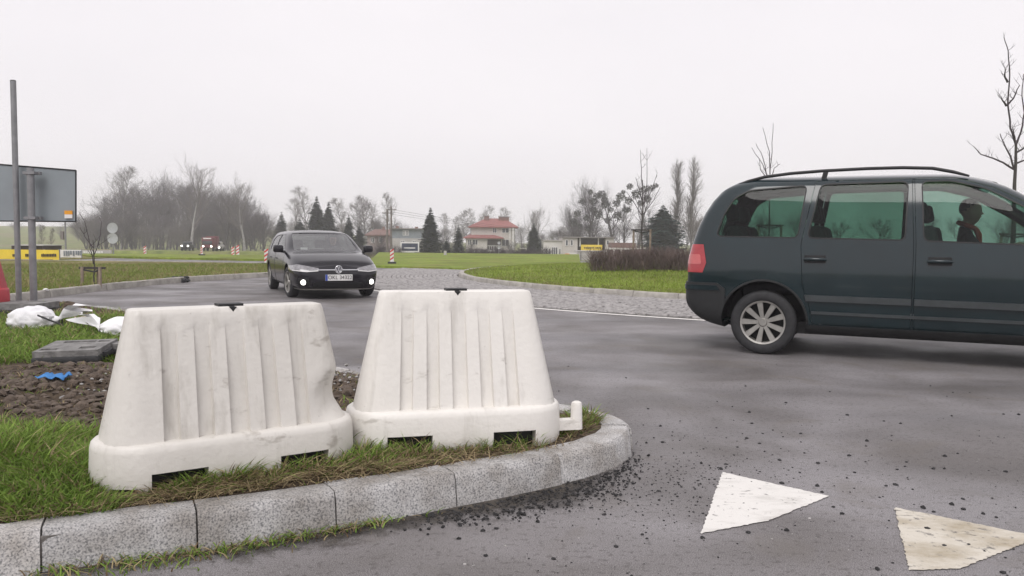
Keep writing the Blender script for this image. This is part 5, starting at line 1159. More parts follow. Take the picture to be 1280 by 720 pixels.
# mistletoe trees
def ball_mesh(sd):
    rr = random.Random(sd); m = MB()
    for k in range(260):
        d = Vector((rr.gauss(0, 1), rr.gauss(0, 1), rr.gauss(0, .85))).normalized(); r = rr.uniform(.35, 1.0); p = d*r; s = d.orthogonal().normalized(); s = Matrix.Rotation(rr.uniform(0, 6.28), 3, d) @ s
        m.add([p-s*.17, p+s*.17, p+d*.2+Vector((rr.gauss(0, .1), rr.gauss(0, .1), rr.gauss(0, .1)))], [(0, 1, 2)])
    return m.mesh('mistletoe', MT['mistle'], 0, False)
balls = [ball_mesh(k) for k in range(3)]
for kd, px, tp, w_, spots, lab in (('gaunt0', 733, 238, 1.2, ((722, 267), (717, 278), (728, 252), (741, 262), (733, 272), (748, 268), (738, 240), (746, 245), (725, 283), (757, 255), (735, 285), (742, 252)), 'old bare tree thick with mistletoe balls above the white building'),
                                   ('gaunt1', 768, 236, 1.2, ((752, 243), (756, 249), (763, 262), (771, 254), (776, 246), (782, 263), (772, 270), (760, 275), (786, 251), (779, 240)), 'mistletoe laden bare tree behind the yellow sign'),
                                   ('gaunt0', 797, 222, 1.1, ((787, 233), (795, 243), (806, 237), (815, 235), (809, 248), (801, 254), (786, 262), (820, 232)), 'mistletoe laden bare tree behind the staked young tree')):
    t = plant(kd, px, tp, 140, lab, 'mistletoe trees' if False else None, w_); t.rotation_euler = (0, 0, rt.uniform(0, 6)); s = t.scale
    Mi = (Matrix.Translation(t.location) @ t.rotation_euler.to_matrix().to_4x4() @ Matrix.Diagonal((*s, 1))).inverted()
    for (bx_, by_) in spots:
        p = Mi @ Vector(PY(bx_, by_, 140+rt.uniform(-1.5, 1.5))); o = ob('mistletoe', rt.choice(balls), t, p, (0, 0, rt.uniform(0, 6))); r = rt.uniform(.42, .85); o.scale = (r/s[0], r/s[1], r*.95/s[2])
for px, tp, d in ((720, 262, 150), (745, 236, 155), (780, 250, 152), (810, 258, 150), (700, 285, 160), (728, 270, 158)): plant(rt.choice(['oak0', 'scrub0']), px, tp, d, 'dense bare tree filling in behind the mistletoe trees', 'bare trees behind the mistletoe trees', .8)
plant('thuja', 828, 254, 96, 'broad dark green evergreen beside the poplars', wid=1.0)
plant('pop0', 845, 211, 130, 'tall narrow bare poplar nearer the dark evergreen', wid=1.0); plant('pop1', 864, 210, 128, 'tall narrow bare poplar nearer the minivan', wid=1.05)
for px, tp in ((885, 270), (920, 262), (960, 272), (1000, 268), (1050, 274), (1100, 270), (1150, 276), (1200, 268), (1250, 274), (1290, 268)): plant(rt.choice(['oak0', 'oak1', 'scrub0']), px, tp, rt.uniform(150, 180), 'bare tree of the row behind the minivan', 'trees behind the minivan', 1.2)

for i in range(64):
    px = 338+(905-338)*(i+rt.random())/64; plant(rt.choice(['scrub1', 'oak0', 'oak1', 'scrub0', 'oak2']), px, rt.uniform(276, 294), rt.uniform(225, 270), 'faint bare tree of the far treeline behind the houses', 'far treeline behind the houses', 1.3)
for px, tp in ((345, 285), (362, 290), (420, 284), (426, 292), (500, 282), (548, 300), (565, 303), (640, 302), (650, 306), (676, 300)): plant(rt.choice(['scrub0', 'scrub0', 'con2']), px, tp, 140, 'dark garden tree among the houses', 'garden trees among the houses', 1.2)
# ---- young staked trees
def sapling(label, px, d, base_z, shoots, trunk_to, stakes, bar_z, rt_=.022, twigs=0, thick=1.0, sd=1):
    """shoots: list of picture polylines; all at distance d"""
    x = PY(px, 300, d)[0]; t = thing('young_tree', label, 'tree', (x, d, base_z)); loc = Vector((x, d, base_z)); rr = random.Random(sd)
    top = Vector(PY(*trunk_to, d))-loc; m = MB(); n = 7; pts = [Vector((0, 0, -.1)).lerp(top, k/n)+Vector((rr.uniform(-.012, .012), rr.uniform(-.012, .012), 0))*(k > 0) for k in range(n+1)]
    m.tube(pts, [rt_*(1.2-.75*k/n) for k in range(n+1)], 8); m.build('trunk', MT['bark'], t, smooth=50)
    c = MB()
    for sh in shoots:
        dy = rr.uniform(-.25, .25); P3 = []
        for k, (a, b) in enumerate(sh): q = Vector(PY(a, b, d))-loc; q.y += dy*k/max(1, len(sh)-1); P3.append(q)
        fine = []
        for a, b in zip(P3, P3[1:]):
            for k in range(3): fine.append(a.lerp(b, k/3)+Vector((rr.uniform(-.012, .012), 0, rr.uniform(-.01, .01))))
        fine.append(P3[-1]); N = len(fine); r0 = rt_*.55*thick; c.tube(fine, [r0*(1-.8*k/N)+.002 for k in range(N)], 5)
        for k in range(twigs):
            i = rr.randrange(1, N); p = fine[i]; dv = Vector((rr.choice((-1, 1))*rr.uniform(.3, .9), rr.uniform(-.5, .5), rr.uniform(.4, 1))).normalized()*rr.uniform(.10, .34); q = p+dv; c.tube([p, p.lerp(q, .5)+Vector((0, 0, -.01)), q], [.006, .005, .0025], 3)
            e = q.lerp(p, .4)+Vector((rr.uniform(-.08, .08), 0, .10)); c.tube([q.lerp(p, .5), e], [.004, .002], 3)
    c.build('crown', MT['twig'], t, smooth=50)
    for (sx, sy) in stakes:
        m = MB(); m.tube([(sx, sy, -.1), (sx, sy, bar_z)], .032, 8); m.build('stake', MT['wood'], t, smooth=50)
    if stakes:
        m = MB(); xs = [s_[0] for s_ in stakes]; 
        for z in (bar_z-.02,): m.box(((min(xs)+max(xs))/2, .0, z), (max(xs)-min(xs)+.16, .05, .045)); 
        m.build('tie_bar', MT['bark'], t)
        m = MB(); m.tube([(min(xs), stakes[0][1], bar_z-.05), (0, 0, bar_z-.10), (max(xs), stakes[-1][1], bar_z-.05)], .018, 6); m.build('strap', MT['black_rub'], t)
    return t
zL = lawn_z(PY(805, 300, 25)[0], 25)
sapling('young tree tied between two tall stakes behind the brown hedge', 803, 25, zL, [[(803, 240), (802, 210), (801, 187)], [(803, 262), (809, 230), (810, 184)], [(803, 250), (797, 232), (794, 222)], [(803, 258), (815, 238), (822, 216)], [(803, 270), (790, 250), (783, 240)], [(804, 268), (817, 250), (825, 234)]], (803, 225), ((-.27, .05), (.24, -.03)), 1.20, twigs=3, sd=3)
sapling('young staked tree with fan of upright shoots behind the minivan roof', 962, 22, .4, [[(962, 222), (966, 190), (969, 153)], [(962, 222), (961, 190), (952, 160)], [(962, 225), (955, 205), (943, 183)], [(963, 225), (968, 210), (975, 205)], [(961, 228), (955, 195), (948, 178)], [(962, 228), (950, 212), (948, 200)]], (962, 222), ((-.3, .05), (.3, -.03)), 1.2, twigs=1, sd=4)
sapling('slender bare tree with a tall leader beyond the minivan windscreen', 1268, 20, .2, [[(1270, 182), (1262, 160), (1258, 130), (1259, 95), (1256, 65), (1250, 48)], [(1270, 182), (1278, 165), (1284, 140), (1283, 118), (1287, 90)], [(1268, 212), (1255, 203), (1243, 197), (1230, 192), (1222, 182)], [(1267, 210), (1262, 195), (1252, 180), (1246, 168)], [(1271, 190), (1282, 184), (1296, 175)], [(1270, 182), (1266, 172), (1262, 160)], [(1269, 205), (1280, 200), (1292, 196)], [(1258, 132), (1264, 124), (1270, 108)], [(1258, 132), (1250, 127), (1244, 123)], [(1259, 103), (1252, 95), (1249, 88)]], (1270, 178), ((-.3, .05), (.3, -.03)), 1.2, rt_=.062, twigs=7, thick=.75, sd=6)
q = PY(117, 356, 16.2); zb = bank_z(q[0], 16.2)
sapling('little bare sapling with short stakes on the grass bank', 117, 16.2, zb, [[(117, 330), (115, 300), (114, 278)], [(117, 320), (121, 300), (121, 277)], [(117, 310), (108, 296), (104, 284)], [(117, 318), (112, 308), (106, 300)]], (117, 300), ((-.22, -.05), (.03, .1), (.14, -.05)), .37, rt_=.014, twigs=2, sd=8)
# ---- hedge
m = MB(); rr = random.Random(15)
for k in range(14000):
    x = 2.2+rr.random()**1.0*7.6; y = 22.5+rr.gauss(0, .28)+.10*(x-2.2)*.2; u = rr.random(); z0 = lawn_z(x, y)+rr.uniform(-.05, .42); h = rr.uniform(.18, .42)*(1 if x > 2.5 else .8); H = .64+.20*nz2(x, y, 1.1, 31)+.10*nz2(x, y, 4, 32)+.05*(x-2.2)*.3
    z1 = min(z0+h, lawn_z(x, y)+H*rr.uniform(.7, 1.22)); 
    if x < 2.45: y = 22.5+(y-22.5)*.5
    p = Vector((x, y, z0)); q = Vector((x+rr.gauss(0, .13), y+rr.gauss(0, .13), max(z1, z0+.08))); s = Vector((rr.uniform(-1, 1), rr.uniform(-1, 1), 0)).normalized()*rr.uniform(.0025, .006)
    m.add([p-s, p+s, q+s*.5, q-s*.5], [(0, 1, 2, 3)])
    if k % 2: e = p.lerp(q, .5); f_ = e+Vector((rr.gauss(0, .10), rr.gauss(0, .10), rr.uniform(.02, .14))); m.add([e-s*.7, e+s*.7, f_], [(0, 1, 2)])
t = thing('hedge', 'low brown leafless hedge across the central island', 'hedge', (0, 0, 0)); m.build('twigs', MT['twig_hedge'], t, fix=False)
m = MB(); 
for k in range(60): x = 2.3+k*.125; m.tube([(x, 22.5+rr.gauss(0, .05), lawn_z(x, 22.5)-.05), (x+rr.gauss(0, .04), 22.5+rr.gauss(0, .05), lawn_z(x, 22.5)+.4)], [.014, .006], 4)
o = m.build('stems', MT['twig_hedge'], t, fix=False); o['kind'] = 'stuff'

# ================================================================== HOUSES
def house(name, label, cat, px, d): p = PY(px, 300, d); return thing(name, label, cat, (p[0], d, gz(p[0], d)))
def slab(par, name, a, b, y0, y1, d, th, mat, lift=0):
    """box whose front stands at distance d, spanning picture columns a..b and rows y0..y1, th metres deep"""
    x0 = PY(a, 300, d)[0]; x1 = PY(b, 300, d)[0]; z1 = PY((a+b)/2, y0, d)[2]; z0 = PY((a+b)/2, y1, d)[2] if y1 is not None else gz((x0+x1)/2, d)-.4
    top = par
    while top.parent: top = top.parent
    m = MB(); m.box(((x0+x1)/2-top.location.x, d+th/2-top.location.y, (z0+z1)/2-top.location.z), (x1-x0, th, z1-z0)); return m.build(name, mat, par)
def window(par, a, b, y0, y1, d, frame='whitepaint', mull=1):
    f = slab(par, 'window', a, b, y0, y1, d-.05, .06, MT['glass_house']); top = par
    while top.parent: top = top.parent
    x0 = PY(a, 300, d)[0]-top.location.x; x1 = PY(b, 300, d)[0]-top.location.x; z1 = PY((a+b)/2, y0, d)[2]-top.location.z; z0 = PY((a+b)/2, y1, d)[2]-top.location.z; Y = d-.07-top.location.y; w_ = .07
    m = MB(); m.box(((x0+x1)/2, Y, z1), (x1-x0+w_, .06, w_)); m.box(((x0+x1)/2, Y, z0), (x1-x0+w_, .06, w_))
    for k in range(mull+2): x = x0+(x1-x0)*k/(mull+1); m.box((x, Y+.005, (z0+z1)/2), (w_, .05, z1-z0))
    m.build('frame', MT[frame], f); return f
def hip(par, name, a, b, ye, ra, rb_, yr, d, depth, mat, over=0):
    top = par
    while top.parent: top = top.parent
    L = top.location; X = lambda px: PY(px, 300, d)[0]-L.x; ze = PY((a+b)/2, ye, d)[2]-L.z; zr_ = PY((ra+rb_)/2, yr, d+depth/2)[2]-L.z; y0 = d-over-L.y; y1 = d+depth+over-L.y; ym = (y0+y1)/2; th = .18
    m = MB(); m.add([(X(a), y0, ze), (X(b), y0, ze), (X(b), y1, ze), (X(a), y1, ze), (X(ra), ym, zr_), (X(rb_), ym, zr_), (X(a), y0, ze-th), (X(b), y0, ze-th), (X(b), y1, ze-th), (X(a), y1, ze-th)], [(0,1,5,4),(1,2,5),(2,3,4,5),(3,0,4),(0,6,7,1),(1,7,8,2),(2,8,9,3),(3,9,6,0),(6,9,8,7)]); return m.build(name, mat, par)
MT['cream'] = mk('cream_render', (.50,.47,.44), .9, .08, .5); MT['base'] = mk('plinth', (.22,.20,.19), .9, .12, 1); MT['redroof'] = mk('red_roof', (.255,.092,.085), .7, .14, 2, bump=.2, bscale=8); MT['brick'] = mk('chimney_brick', (.20,.115,.10), .9, .2, 4)
MT['brownroof'] = mk('brown_roof', (.17,.10,.085), .8, .15, 2); MT['pinkwall'] = mk('pink_grey_wall', (.34,.28,.27), .9, .1, 1); MT['greyslate'] = mk('grey_slate', (.21,.235,.255), .7, .12, 2); MT['palewall'] = mk('pale_wall', (.60,.58,.55), .9, .06, .6); MT['brownwall'] = mk('brown_facade', (.075,.055,.052), .9, .2, 1)
MT['yellow'] = mk('yellow_print', (.78,.58,.05), .6, .08, 2); MT['ink'] = mk('dark_print', (.05,.04,.03), .7, .2, 5); MT['greywall'] = mk('grey_wall', (.42,.40,.39), .9, .08, 1); MT['navy'] = mk('navy_print', (.03,.04,.075), .6, .3, 2); MT['orangepaint'] = mk('orange_paint', (.62,.25,.06), .55, .2, 4)
# villa
D = 150; v = house('villa', 'two storey cream villa with hipped red tiled roofs and brick chimneys', 'house', 612, D)
slab(v, 'wall', 589, 643, 283, None, D+1.5, 8.5, MT['cream']); slab(v, 'wing_wall', 583, 609, 296.5, None, D, 8, MT['cream']); slab(v, 'plinth', 582.5, 609, 311, None, D-.08, .2, MT['base']); slab(v, 'plinth', 609.2, 643.3, 312.5, None, D+1.2, .3, MT['base'])
r1 = hip(v, 'roof', 585, 648, 283.5, 606, 630, 273, D+1.5, 8.5, MT['redroof'], .6); hip(v, 'wing_roof', 579, 630, 297, 592, 607, 290.5, D, 6.5, MT['redroof'], .5)
for a, b, t_ in ((605, 611, 270.5), (623, 636, 271.5)): c = slab(v, 'chimney', a, b, t_, 280, D+4.5, 1.2, MT['brick']); slab(c, 'chimney_cap', a-.5, b+.5, t_-1, t_, D+4.4, 1.4, MT['base'])
for a, b, y0, y1, d in ((616, 620.5, 285, 291), (627.5, 636, 285.5, 291), (627.5, 636, 299.5, 307.5)) and ((616, 620.5, 285, 291, D+1.5), (627.5, 636, 285.5, 291, D+1.5), (627.5, 636, 299.5, 307.5, D+1.5), (585, 589, 299.5, 306, D), (591, 597, 299.5, 306, D), (589, 591, 313.5, 317, D-.08), (593, 597, 313.5, 317, D-.08)): window(v, a, b, y0, y1, d)
slab(v, 'balcony_shade', 609.5, 626, 299.5, 312, D+1.35, .12, MT['brownwall']); slab(v, 'balcony_slab', 608, 627, 313, 314.2, D+.2, 1.5, MT['whitepaint'])  # first slab: shade of the balcony recess as a flat dark colour
for k in range(7): slab(v, 'baluster', 608.5+k*2.9, 609+k*2.9, 307.5, 313, D+.25, .06, MT['whitepaint'])
slab(v, 'handrail', 608, 627, 307, 307.6, D+.22, .1, MT['whitepaint']); slab(v, 'column', 640.5, 642, 284, 313, D+.9, .25, MT['whitepaint']); slab(v, 'column', 637, 638, 284, 313, D+.9, .25, MT['whitepaint'])
# brown roofed house and grey house
D = 128; v = house('brown_roof_house', 'low house with brown roof behind the utility poles', 'house', 475, D); slab(v, 'wall', 459, 487, 293, None, D, 7, MT['pinkwall']); hip(v, 'roof', 456, 489, 293.5, 464, 484, 286.5, D, 7, MT['brownroof'], .4); window(v, 464, 468, 297, 303, D); window(v, 474, 478, 297, 303, D); slab(v, 'chimney', 478, 480.5, 283.5, 290, D+3, .6, MT['brick'])
D = 124; v = house('grey_house', 'grey slated house with flat top behind the dark billboard', 'house', 508, D); slab(v, 'wall', 489, 526, 298, None, D, 7, MT['greywall']); slab(v, 'upper_storey', 488, 527, 286.5, 297.8, D+.3, 6.5, MT['greyslate']); slab(v, 'roof_edge', 487.5, 527.5, 285.3, 286.5, D-.1, 7.4, MT['base']); slab(v, 'chimney', 494.5, 498, 282.5, 285.5, D+2, .6, MT['brick']); slab(v, 'chimney', 518.5, 522, 283.5, 285.5, D+2, .6, MT['brick'])
for a, b, y0, y1 in ((504, 507, 288.5, 294), (507.6, 510.6, 288.5, 294), (501, 506, 301, 306), (516, 520, 301, 306)): window(v, a, b, y0, y1, D+(.3 if y0 < 298 else 0))
D = 96; v = house('billboard', 'small dark billboard with pale frame before the grey house', 'billboard', 512, D); slab(v, 'frame', 500.5, 523.8, 302.5, 315, D, .12, MT['whitepaint']); slab(v, 'poster', 502.2, 522.3, 304.2, 313.5, D-.03, .02, MT['navy']); slab(v, 'leg', 501, 502, 315, None, D, .1, MT['base']); slab(v, 'leg', 522, 523, 315, None, D, .1, MT['base'])
c = slab(v, 'poster_lettering', 505, 519, 309.3, 310.6, D-.05, .015, MT['whitepaint'])
# white building group
D = 120; v = house('white_building', 'pale flat roofed building with tall windows and two storey block', 'building', 720, D)
slab(v, 'hall_wall', 679.5, 708, 301, None, D-1, 8, MT['palewall']); slab(v, 'hall_roof_edge', 679, 708.2, 299.8, 301, D-1.2, 8.4, MT['greywall'])
for a, b, y0, y1 in ((682.5, 684.5, 310.5, 320.5), (686, 688, 310.5, 320.5)): window(v, a, b, y0, y1, D-1, mull=0)
window(v, 690, 697, 309, 321, D-1, mull=2); window(v, 699, 701, 311, 320, D-1, mull=0)
slab(v, 'block_wall', 703, 722, 297.5, None, D-1.6, 9, MT['cream']); slab(v, 'block_roof', 702.5, 769.5, 296, 297.4, D-1.9, 10, MT['base']); slab(v, 'recess_wall', 722, 757, 297.6, None, D+.4, 6, MT['brownwall']); slab(v, 'block_wall', 757, 767.5, 297.6, None, D-1.6, 9, MT['cream'])
for a, b, y0, y1 in ((707, 710, 300, 307), (713.5, 716, 300, 307), (758.5, 761, 300.5, 306)): window(v, a, b, y0, y1, D-1.6, mull=0)
slab(v, 'pillar', 724.3, 726, 297.6, 308, D-1.4, .25, MT['palewall']); slab(v, 'pillar', 747.5, 748.7, 297.6, 313, D-1.4, .25, MT['palewall'])
s_ = slab(v, 'yellow_sign', 726.5, 753, 306, 313, D-1.9, .12, MT['yellow']); rr = random.Random(3)
x = 730.5
for k in range(11):
    if k == 7: x += 1.2
    slab(s_, 'sign_letter', x, x+1.15, 308.7, 310.9+rr.uniform(-.3, .2), D-1.94, .05, MT['ink']); x += 1.85
D = 108; v = house('shed', 'low grey shed with door behind the hedge end', 'shed', 738, D); slab(v, 'wall', 722, 758, 314.5, None, D, 5, MT['greywall']); slab(v, 'roof', 721.8, 758.2, 313.6, 314.5, D-.08, 5.2, MT['greywall']); slab(v, 'side_annexe', 711.5, 721.8, 316.5, None, D+.5, 3, MT['palewall']); slab(v, 'door', 726, 726.8, 315, 330, D-.06, .08, MT['dark']); window(v, 721.9-1, 722.8, 319, 323, D-.0, mull=0)
D = 104; v = house('carport', 'long open carport with pale beam and brown roof', 'carport', 785, D); slab(v, 'beam', 757, 814, 310, 312, D, .3, MT['palewall']); slab(v, 'back_wall', 757, 813, 312, None, D+4, .2, MT['brownwall']); slab(v, 'roof', 765, 795, 303.5, 309.8, D+.4, 4, MT['brownroof'])
for a in (758, 767, 776, 779.5, 800, 812): slab(v, 'post', a, a+1.6, 312, None, D+.05, .2, MT['palewall'])
# small orange loader and trailer
D = 100; v = house('loader', 'small orange loader parked by the white building', 'loader', 711, D); slab(v, 'body', 706, 716, 322, 326.5, D, 1.2, MT['orangepaint']); c = slab(v, 'cab', 707, 712, 317, 322, D+.1, 1.0, MT['orangepaint']); slab(c, 'cab_window', 708, 711, 318, 321, D+.04, .05, MT['glass_house']); slab(v, 'arm', 714, 718.5, 319.5, 321, D+.3, .25, MT['orangepaint']); slab(v, 'bucket', 717, 720.5, 320.5, 326, D+.1, .9, MT['base'])
for a in (706.5, 713): 
    m = MB(); p = Vector(PY(a+1.2, 326.3, D))-v.location; m.lathe([(.28, -.12), (.3, 0), (.28, .12)], 16, 'y', p); m.build('wheel', MT['tyre'], v, smooth=40)
v = house('flat_trailer', 'white flatbed trailer beside the orange loader', 'trailer', 698, D); slab(v, 'deck', 690, 706, 323, 324.6, D, 1.6, MT['whitepaint'])
for a in (694, 700): m = MB(); p = Vector(PY(a, 325.6, D))-v.location; m.lathe([(.22, -.1), (.24, 0), (.22, .1)], 14, 'y', p); m.build('wheel', MT['tyre'], v, smooth=40)
# fence and gate before the villa
D = 92; v = house('garden_fence', 'low dark wire fence and posts between villa and white building', 'fence', 660, D)
for k in range(16): slab(v, 'post', 628+k*3.4, 628.5+k*3.4, 314.5, None, D, .06, MT['base'])
slab(v, 'rail', 628, 680, 315, 315.5, D-.03, .04, MT['base']); slab(v, 'rail', 628, 680, 319.5, 320, D-.03, .04, MT['base']); slab(v, 'gate_frame', 657.5, 658.5, 310, None, D-.1, .1, MT['palewall']); slab(v, 'gate_lintel', 650, 658.5, 310, 310.8, D-.1, .1, MT['palewall'])
for k in range(16): plant('scrub0', 583+k*6.5, 312+rt.uniform(-2, 2), 86+rt.uniform(-2, 2), 'low brown garden shrub along the fence before the villa', 'garden shrubs before the villa', 1.6)
for k in range(9): plant('scrub0', 430+k*8, 310+rt.uniform(-4, 2), 92+rt.uniform(-3, 3), 'low dark garden shrub before the brown and grey houses', 'garden shrubs before the grey house', 1.4)

# ================================================================== STREET FURNITURE
def disc_sign(px, ys, r, d, label, post_to=None):
    x = PY(px, 300, d)[0]; g = gz(x, d); v = thing('round_sign', label, 'sign', (x, d, g)); zt = PY(px, ys[0]-r*.6, d)[2]-g; m = MB(); m.tube([(0, 0, -.1), (0, 0, zt)], .035, 8); m.build('post', MT['galv'], v, smooth=50)
    for y in ys:
        z = PY(px, y, d)[2]-g; R = r*d/1000; m = MB(); m.lathe([(.001, -.04), (R*.97, -.04), (R, -.055), (R, -.07), (R*.9, -.062), (.001, -.062)], 28, 'y', (0, 0, z)); m.build('disc', MT['greydisc'], v, smooth=40)
MT['greydisc'] = mk('sign_disc_back', (.40,.41,.43), .5, .08, 3, metal=.2)
disc_sign(141.5, (285, 298), 6.6, 45, 'two round grey sign backs on one post before the wood'); disc_sign(623.7, (303.5, 309.5), 1.9, 80, 'two small pale round signs on a post before the villa')
def delineator(px, top, bot, d, label):
    x = PY(px, 300, d)[0]; zb = PY(px, bot, d)[2]; zt = PY(px, top, d)[2]; g = max(gz(x, d), .09 if d < 46 else gz(x, d)); H = zt-g; v = thing('delineator_board', label, 'road marker', (x, d, g), 0, 'striped delineator boards'); W = H*.26
    m = MB(); m.box((0, 0, H*.55), (W, .05, H*.9)); m.build('board', MT['whitepaint'], v); m = MB(); m.box((0, 0, .03), (W*2, .35, .09)); m.build('foot', MT['black_rub'], v)
    for k in range(3):
        z = H*(.22+.28*k); mm = MB(); mm.add([(-W/2, -.032, z), (W/2, -.032, z+W*.7), (W/2, -.032, z+W*.7+H*.12), (-W/2, -.032, z+H*.12)], [(0,1,2,3)]); mm.add([(-W/2, -.026, z), (W/2, -.026, z+W*.7), (W/2, -.026, z+W*.7+H*.12), (-W/2, -.026, z+H*.12)], [(3,2,1,0)]); mm.build('red_stripe', MT['redpaint'], v)
for px, a, b, d, lb in ((490, 312, 332, 33, 'red and white striped marker board on the lawn by the utility poles'), (333, 312, 332, 30, 'red and white striped marker board right beside the hatchback'), (181, 308, 319, 50, 'red and white striped marker board before the wood, alone by the bare ground'), (252, 309, 318, 44, 'red and white striped marker board at the tall pale tree'), (291, 309, 318, 46, 'red and white striped marker board under the pale branched tree'), (297, 307, 316, 50, 'farther red and white striped marker board next to another one')): delineator(px, a, b, d, lb)
# utility poles and wires
D = 84; MT['polewood'] = mk('pole_wood', (.16,.14,.13), .85, .2, 5)
pt_ = []
for px, tp, lb in ((484, 262, 'tall concrete utility pole standing before the brown house'), (489, 258, 'second utility pole close to the first one')):
    x = PY(px, 300, D)[0]; g = gz(x, D); z = PY(px, tp, D)[2]-g; v = thing('utility_pole', lb, 'utility pole', (x, D, g)); m = MB(); m.tube([(0, 0, -.2), (0, 0, z)], [.14, .08], 8); m.build('shaft', MT['polewood'], v, smooth=50); m = MB(); m.box((0, 0, z-.35), (1.1, .09, .09)); m.build('crossarm', MT['polewood'], v); pt_.append((x, D, g+z-.3))
    for k in (-.45, 0, .45): m = MB(); m.lathe([(.03, 0), (.05, .05), (.03, .14)], 8, 'z', (k, 0, z-.30)); m.build('insulator', MT['whitepaint'], v, smooth=50)
v = None
for k, dz in enumerate((0, -.25, -.5)):
    a = Vector(pt_[1])+Vector((0, 0, dz)); b = Vector((26+k*2, 112, a.z-2.2)); m = MB(); m.tube([a.lerp(b, t/14)-Vector((0, 0, 1.0*4*(t/14)*(1-t/14))) for t in range(15)], .014, 4); o = m.build('overhead_wire', MT['dark']); tag(o, 'thin overhead wire running from the utility pole towards the white building', 'wire', 'overhead wires')
# banners and field things on the left
def banner(name, a, b, y0, y1, d, mat, label, marks, ink):
    v = house(name, label, 'banner', (a+b)/2, d); slab(v, 'sheet', a, b, y0, y1, d, .03, mat)
    n = max(2, int((b-a)/18))
    for k in range(n+1): slab(v, 'post', a+(b-a)*k/n-.5, a+(b-a)*k/n+.5, y0-.5, None, d+.05, .06, MT['galv'])
    for (p, q, r, s__) in marks: slab(v, 'lettering', p, q, r, s__, d-.03, .02, ink)
rr = random.Random(8); mk_ = []
for x0, x1 in ((15, 22), (31, 39), (51, 68)):
    x = x0
    while x < x1: w_ = rr.uniform(.9, 1.6); mk_.append((x, x+w_, 317.3+rr.uniform(-.4, .3), 320.8)); x += w_+.7
banner('yellow_banner', -20, 73, 312, 326, 36, MT['yellow'], 'long yellow banner with dark lettering on the field edge', mk_, MT['ink'])
mk_ = []; x = 79
while x < 100: w_ = rr.uniform(1, 2.6); mk_.append((x, x+w_, 313.5, 319+rr.uniform(-1, 1))); x += w_+rr.uniform(.7, 1.5)
banner('white_banner', 75, 101, 312.2, 321.8, 38, MT['whitepaint'], 'white and grey printed banner beside the yellow one', mk_, MT['greyslate'])
mk_ = []; x = 104
while x < 128: w_ = rr.uniform(1, 3.6); mk_.append((x, x+w_, 314, 317+rr.uniform(-1, 1))); x += w_+rr.uniform(.7, 1.5)
banner('grey_banner', 102, 139, 312.6, 319.3, 49, MT['greywall'], 'grey banner with white patches ending near the round signs', mk_, MT['whitepaint'])
D = 52; v = house('field_shed', 'small dark flat roofed shelter behind the yellow banner', 'shed', 33, D); slab(v, 'roof', 13, 54, 306, 307.2, D-.2, 2.6, MT['greywall']); slab(v, 'wall', 14, 53, 307.2, None, D, 2.2, MT['brownwall'])
D = 41; x = PY(82, 300, D)[0]; v = thing('field_post', 'thin grey post with small box behind the white banner', 'post', (x, D, gz(x, D))); z = PY(82, 276, D)[2]-gz(x, D); m = MB(); m.tube([(0, 0, -.1), (0, 0, z)], .045, 8); m.build('pipe', MT['galv'], v, smooth=50); m = MB(); m.box((-.16, 0, z-.75), (.14, .12, .42)); m.build('control_box', MT['base'], v)
for px, tp, d in ((52, 282, 75), (62, 286, 80), (20, 280, 300), (75, 283, 280), (98, 280, 260), (-15, 279, 290), (50, 281, 310)): plant('scrub1' if d > 100 else 'birch1', px, tp, d, 'faint bare tree on the misty field' if d > 100 else 'thin bare sapling behind the banners', 'trees on the misty field' if d > 100 else 'saplings behind the banners', 2.2 if d > 100 else .7)
# debris on the bank kerb
q = P(224, 353); m = MB(); rr = random.Random(4)
for k in range(14): 
    V_, F_ = lump(rr, .08, 1); ox, oy, oz = rr.uniform(-.25, .25), rr.uniform(-.1, .1), rr.uniform(.02, .12); m.add([(a+ox, b+oy, c+oz) for a, b, c in V_], F_)
o = m.build('debris_heap', MT['black_rub'], fix=False, smooth=40); o.location = (q[0]-.05, q[1], .02); tag(o, 'small heap of black debris against the bank kerb', 'debris', kind='stuff')
q = P(57, 351, .3); V_, F_ = lump(rr, .045, 2); m = MB(); m.add(V_, F_); o = m.build('litter', MT['whitepaint'], smooth=40); o.location = (q[0], q[1], bank_z(q[0], q[1])+.03); tag(o, 'white scrap of litter on the grass bank', 'litter')
# cabinet on the lawn
D = 52; v = house('utility_cabinet', 'small grey white utility cabinet on the far lawn', 'cabinet', 556, D); slab(v, 'body', 554.8, 558.2, 313.5, 320, D, .12, MT['greywall']); slab(v, 'base', 553, 559, 320, None, D-.05, .25, MT['palewall'])
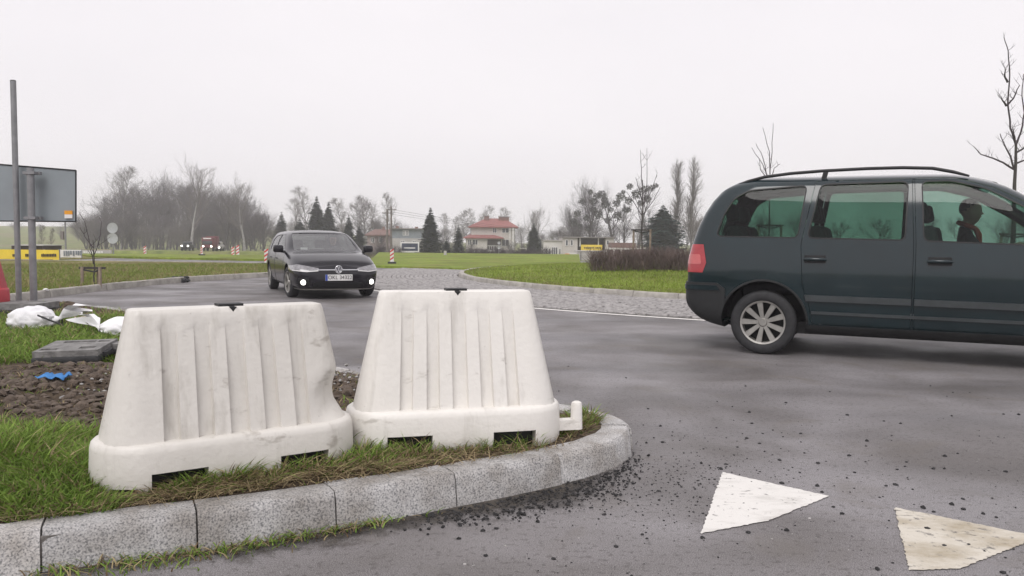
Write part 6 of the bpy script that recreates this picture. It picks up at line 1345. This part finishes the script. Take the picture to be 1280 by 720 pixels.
# far traffic
m = MB(); m.add([(-75, 110, -3), (-14, 110, -3), (-14, 126, -3), (-75, 126, -3), (-75, 112.5, -.95), (-17, 112.5, -.95), (-17, 123.5, -.95), (-75, 123.5, -.95)], [(4,5,6,7), (0,1,5,4), (1,2,6,5), (2,3,7,6), (3,0,4,7)]); struct(m.build('far_road', MT['turf_far']), 'low embankment carrying the far road before the wood')
MT['truckred'] = mk('dull_red_paint', (.13,.022,.03), .7, .15, 3)
def far_vehicle(name, label, cat, px, d, W, H, L, mat, lamps, top=None):
    x = PY(px, 300, d)[0]; v = thing(name, label, cat, (x, d, -.95), R_(8)); 
    def bevbox(n, c, s, mt, par=v, b=.08):
        bm = bmesh.new(); bmesh.ops.create_cube(bm, size=1); 
        for q in bm.verts: q.co = Vector((q.co.x*s[0], q.co.y*s[1], q.co.z*s[2]))+Vector(c)
        bmesh.ops.bevel(bm, geom=bm.edges[:], offset=b, segments=2, affect='EDGES', profile=.5); me = bpy.data.meshes.new(n); bm.to_mesh(me); bm.free(); me.materials.append(MT[mt]); shade(me, 40); return ob(n, me, par)
    if cat == 'truck':
        bevbox('cab', (0, .95, H*.5+.25), (W, 1.9, H-.5), mat); bevbox('cargo_box', (0, L/2+1.2, H*.58+.2), (W*1.02, L-2.2, H*.95-.3), mat); bevbox('windscreen', (0, -.01, H*.62), (W*.86, .06, H*.26), 'glass_house', b=.02); bevbox('sign_band', (0, -.03, H*.92), (W*.7, .05, H*.08), 'whitepaint', b=.01)
    else:
        bevbox('body', (0, L/2, .62), (W, L, .62), mat, b=.15); bevbox('cabin', (0, L*.55, 1.12), (W*.82, L*.55, .5), mat, b=.18); bevbox('windscreen', (0, L*.55-L*.275-.01, 1.12), (W*.7, .06, .34), 'glass_house', b=.02)
    for s in (-1, 1):
        for y in (L*.18, L*.80): m = MB(); m.lathe([(.2, -.1), (.33, -.1), (.33, .1), (.2, .1)], 16, 'x', (s*W*.44, y, .33)); m.build('wheel', MT['tyre'], v, smooth=40)
        m = MB(); m.lathe([(.001, -.06), (.13, -.05), (.13, .02)], 14, 'y', (s*W*.36, -.02, lamps)); m.build('headlight', MT['lampon'], v, smooth=40)
far_vehicle('truck', 'red truck with headlights on before the wood', 'truck', 259, 115, 1.55, 2.0, 4, 'truckred', .72)
far_vehicle('car', 'far dark car with headlights on left of the red truck', 'car', 231, 117, 1.2, 1.2, 3, 'dark', .72)
far_vehicle('car', 'far pale car following close by the red truck', 'car', 270, 118, 1.2, 1.2, 3, 'greywall', .5)

# ================================================================== HAZE
m = MB(); m.box((0, 277, 14.5), (1030, 650, 36)); hz = m.build('haze', []); hm = bpy.data.materials.new('haze'); hm.use_nodes = True; n = hm.node_tree.nodes; n.clear(); o = n.new('ShaderNodeOutputMaterial'); pv_ = n.new('ShaderNodeVolumePrincipled'); pv_.inputs['Density'].default_value = .00115; pv_.inputs['Color'].default_value = (.975,.965,1,1); pv_.inputs['Anisotropy'].default_value = .1
hm.node_tree.links.new(pv_.outputs[0], o.inputs['Volume']); hz.data.materials.append(hm); tag(hz, 'thin grey winter haze over the whole place', 'haze', kind='stuff')
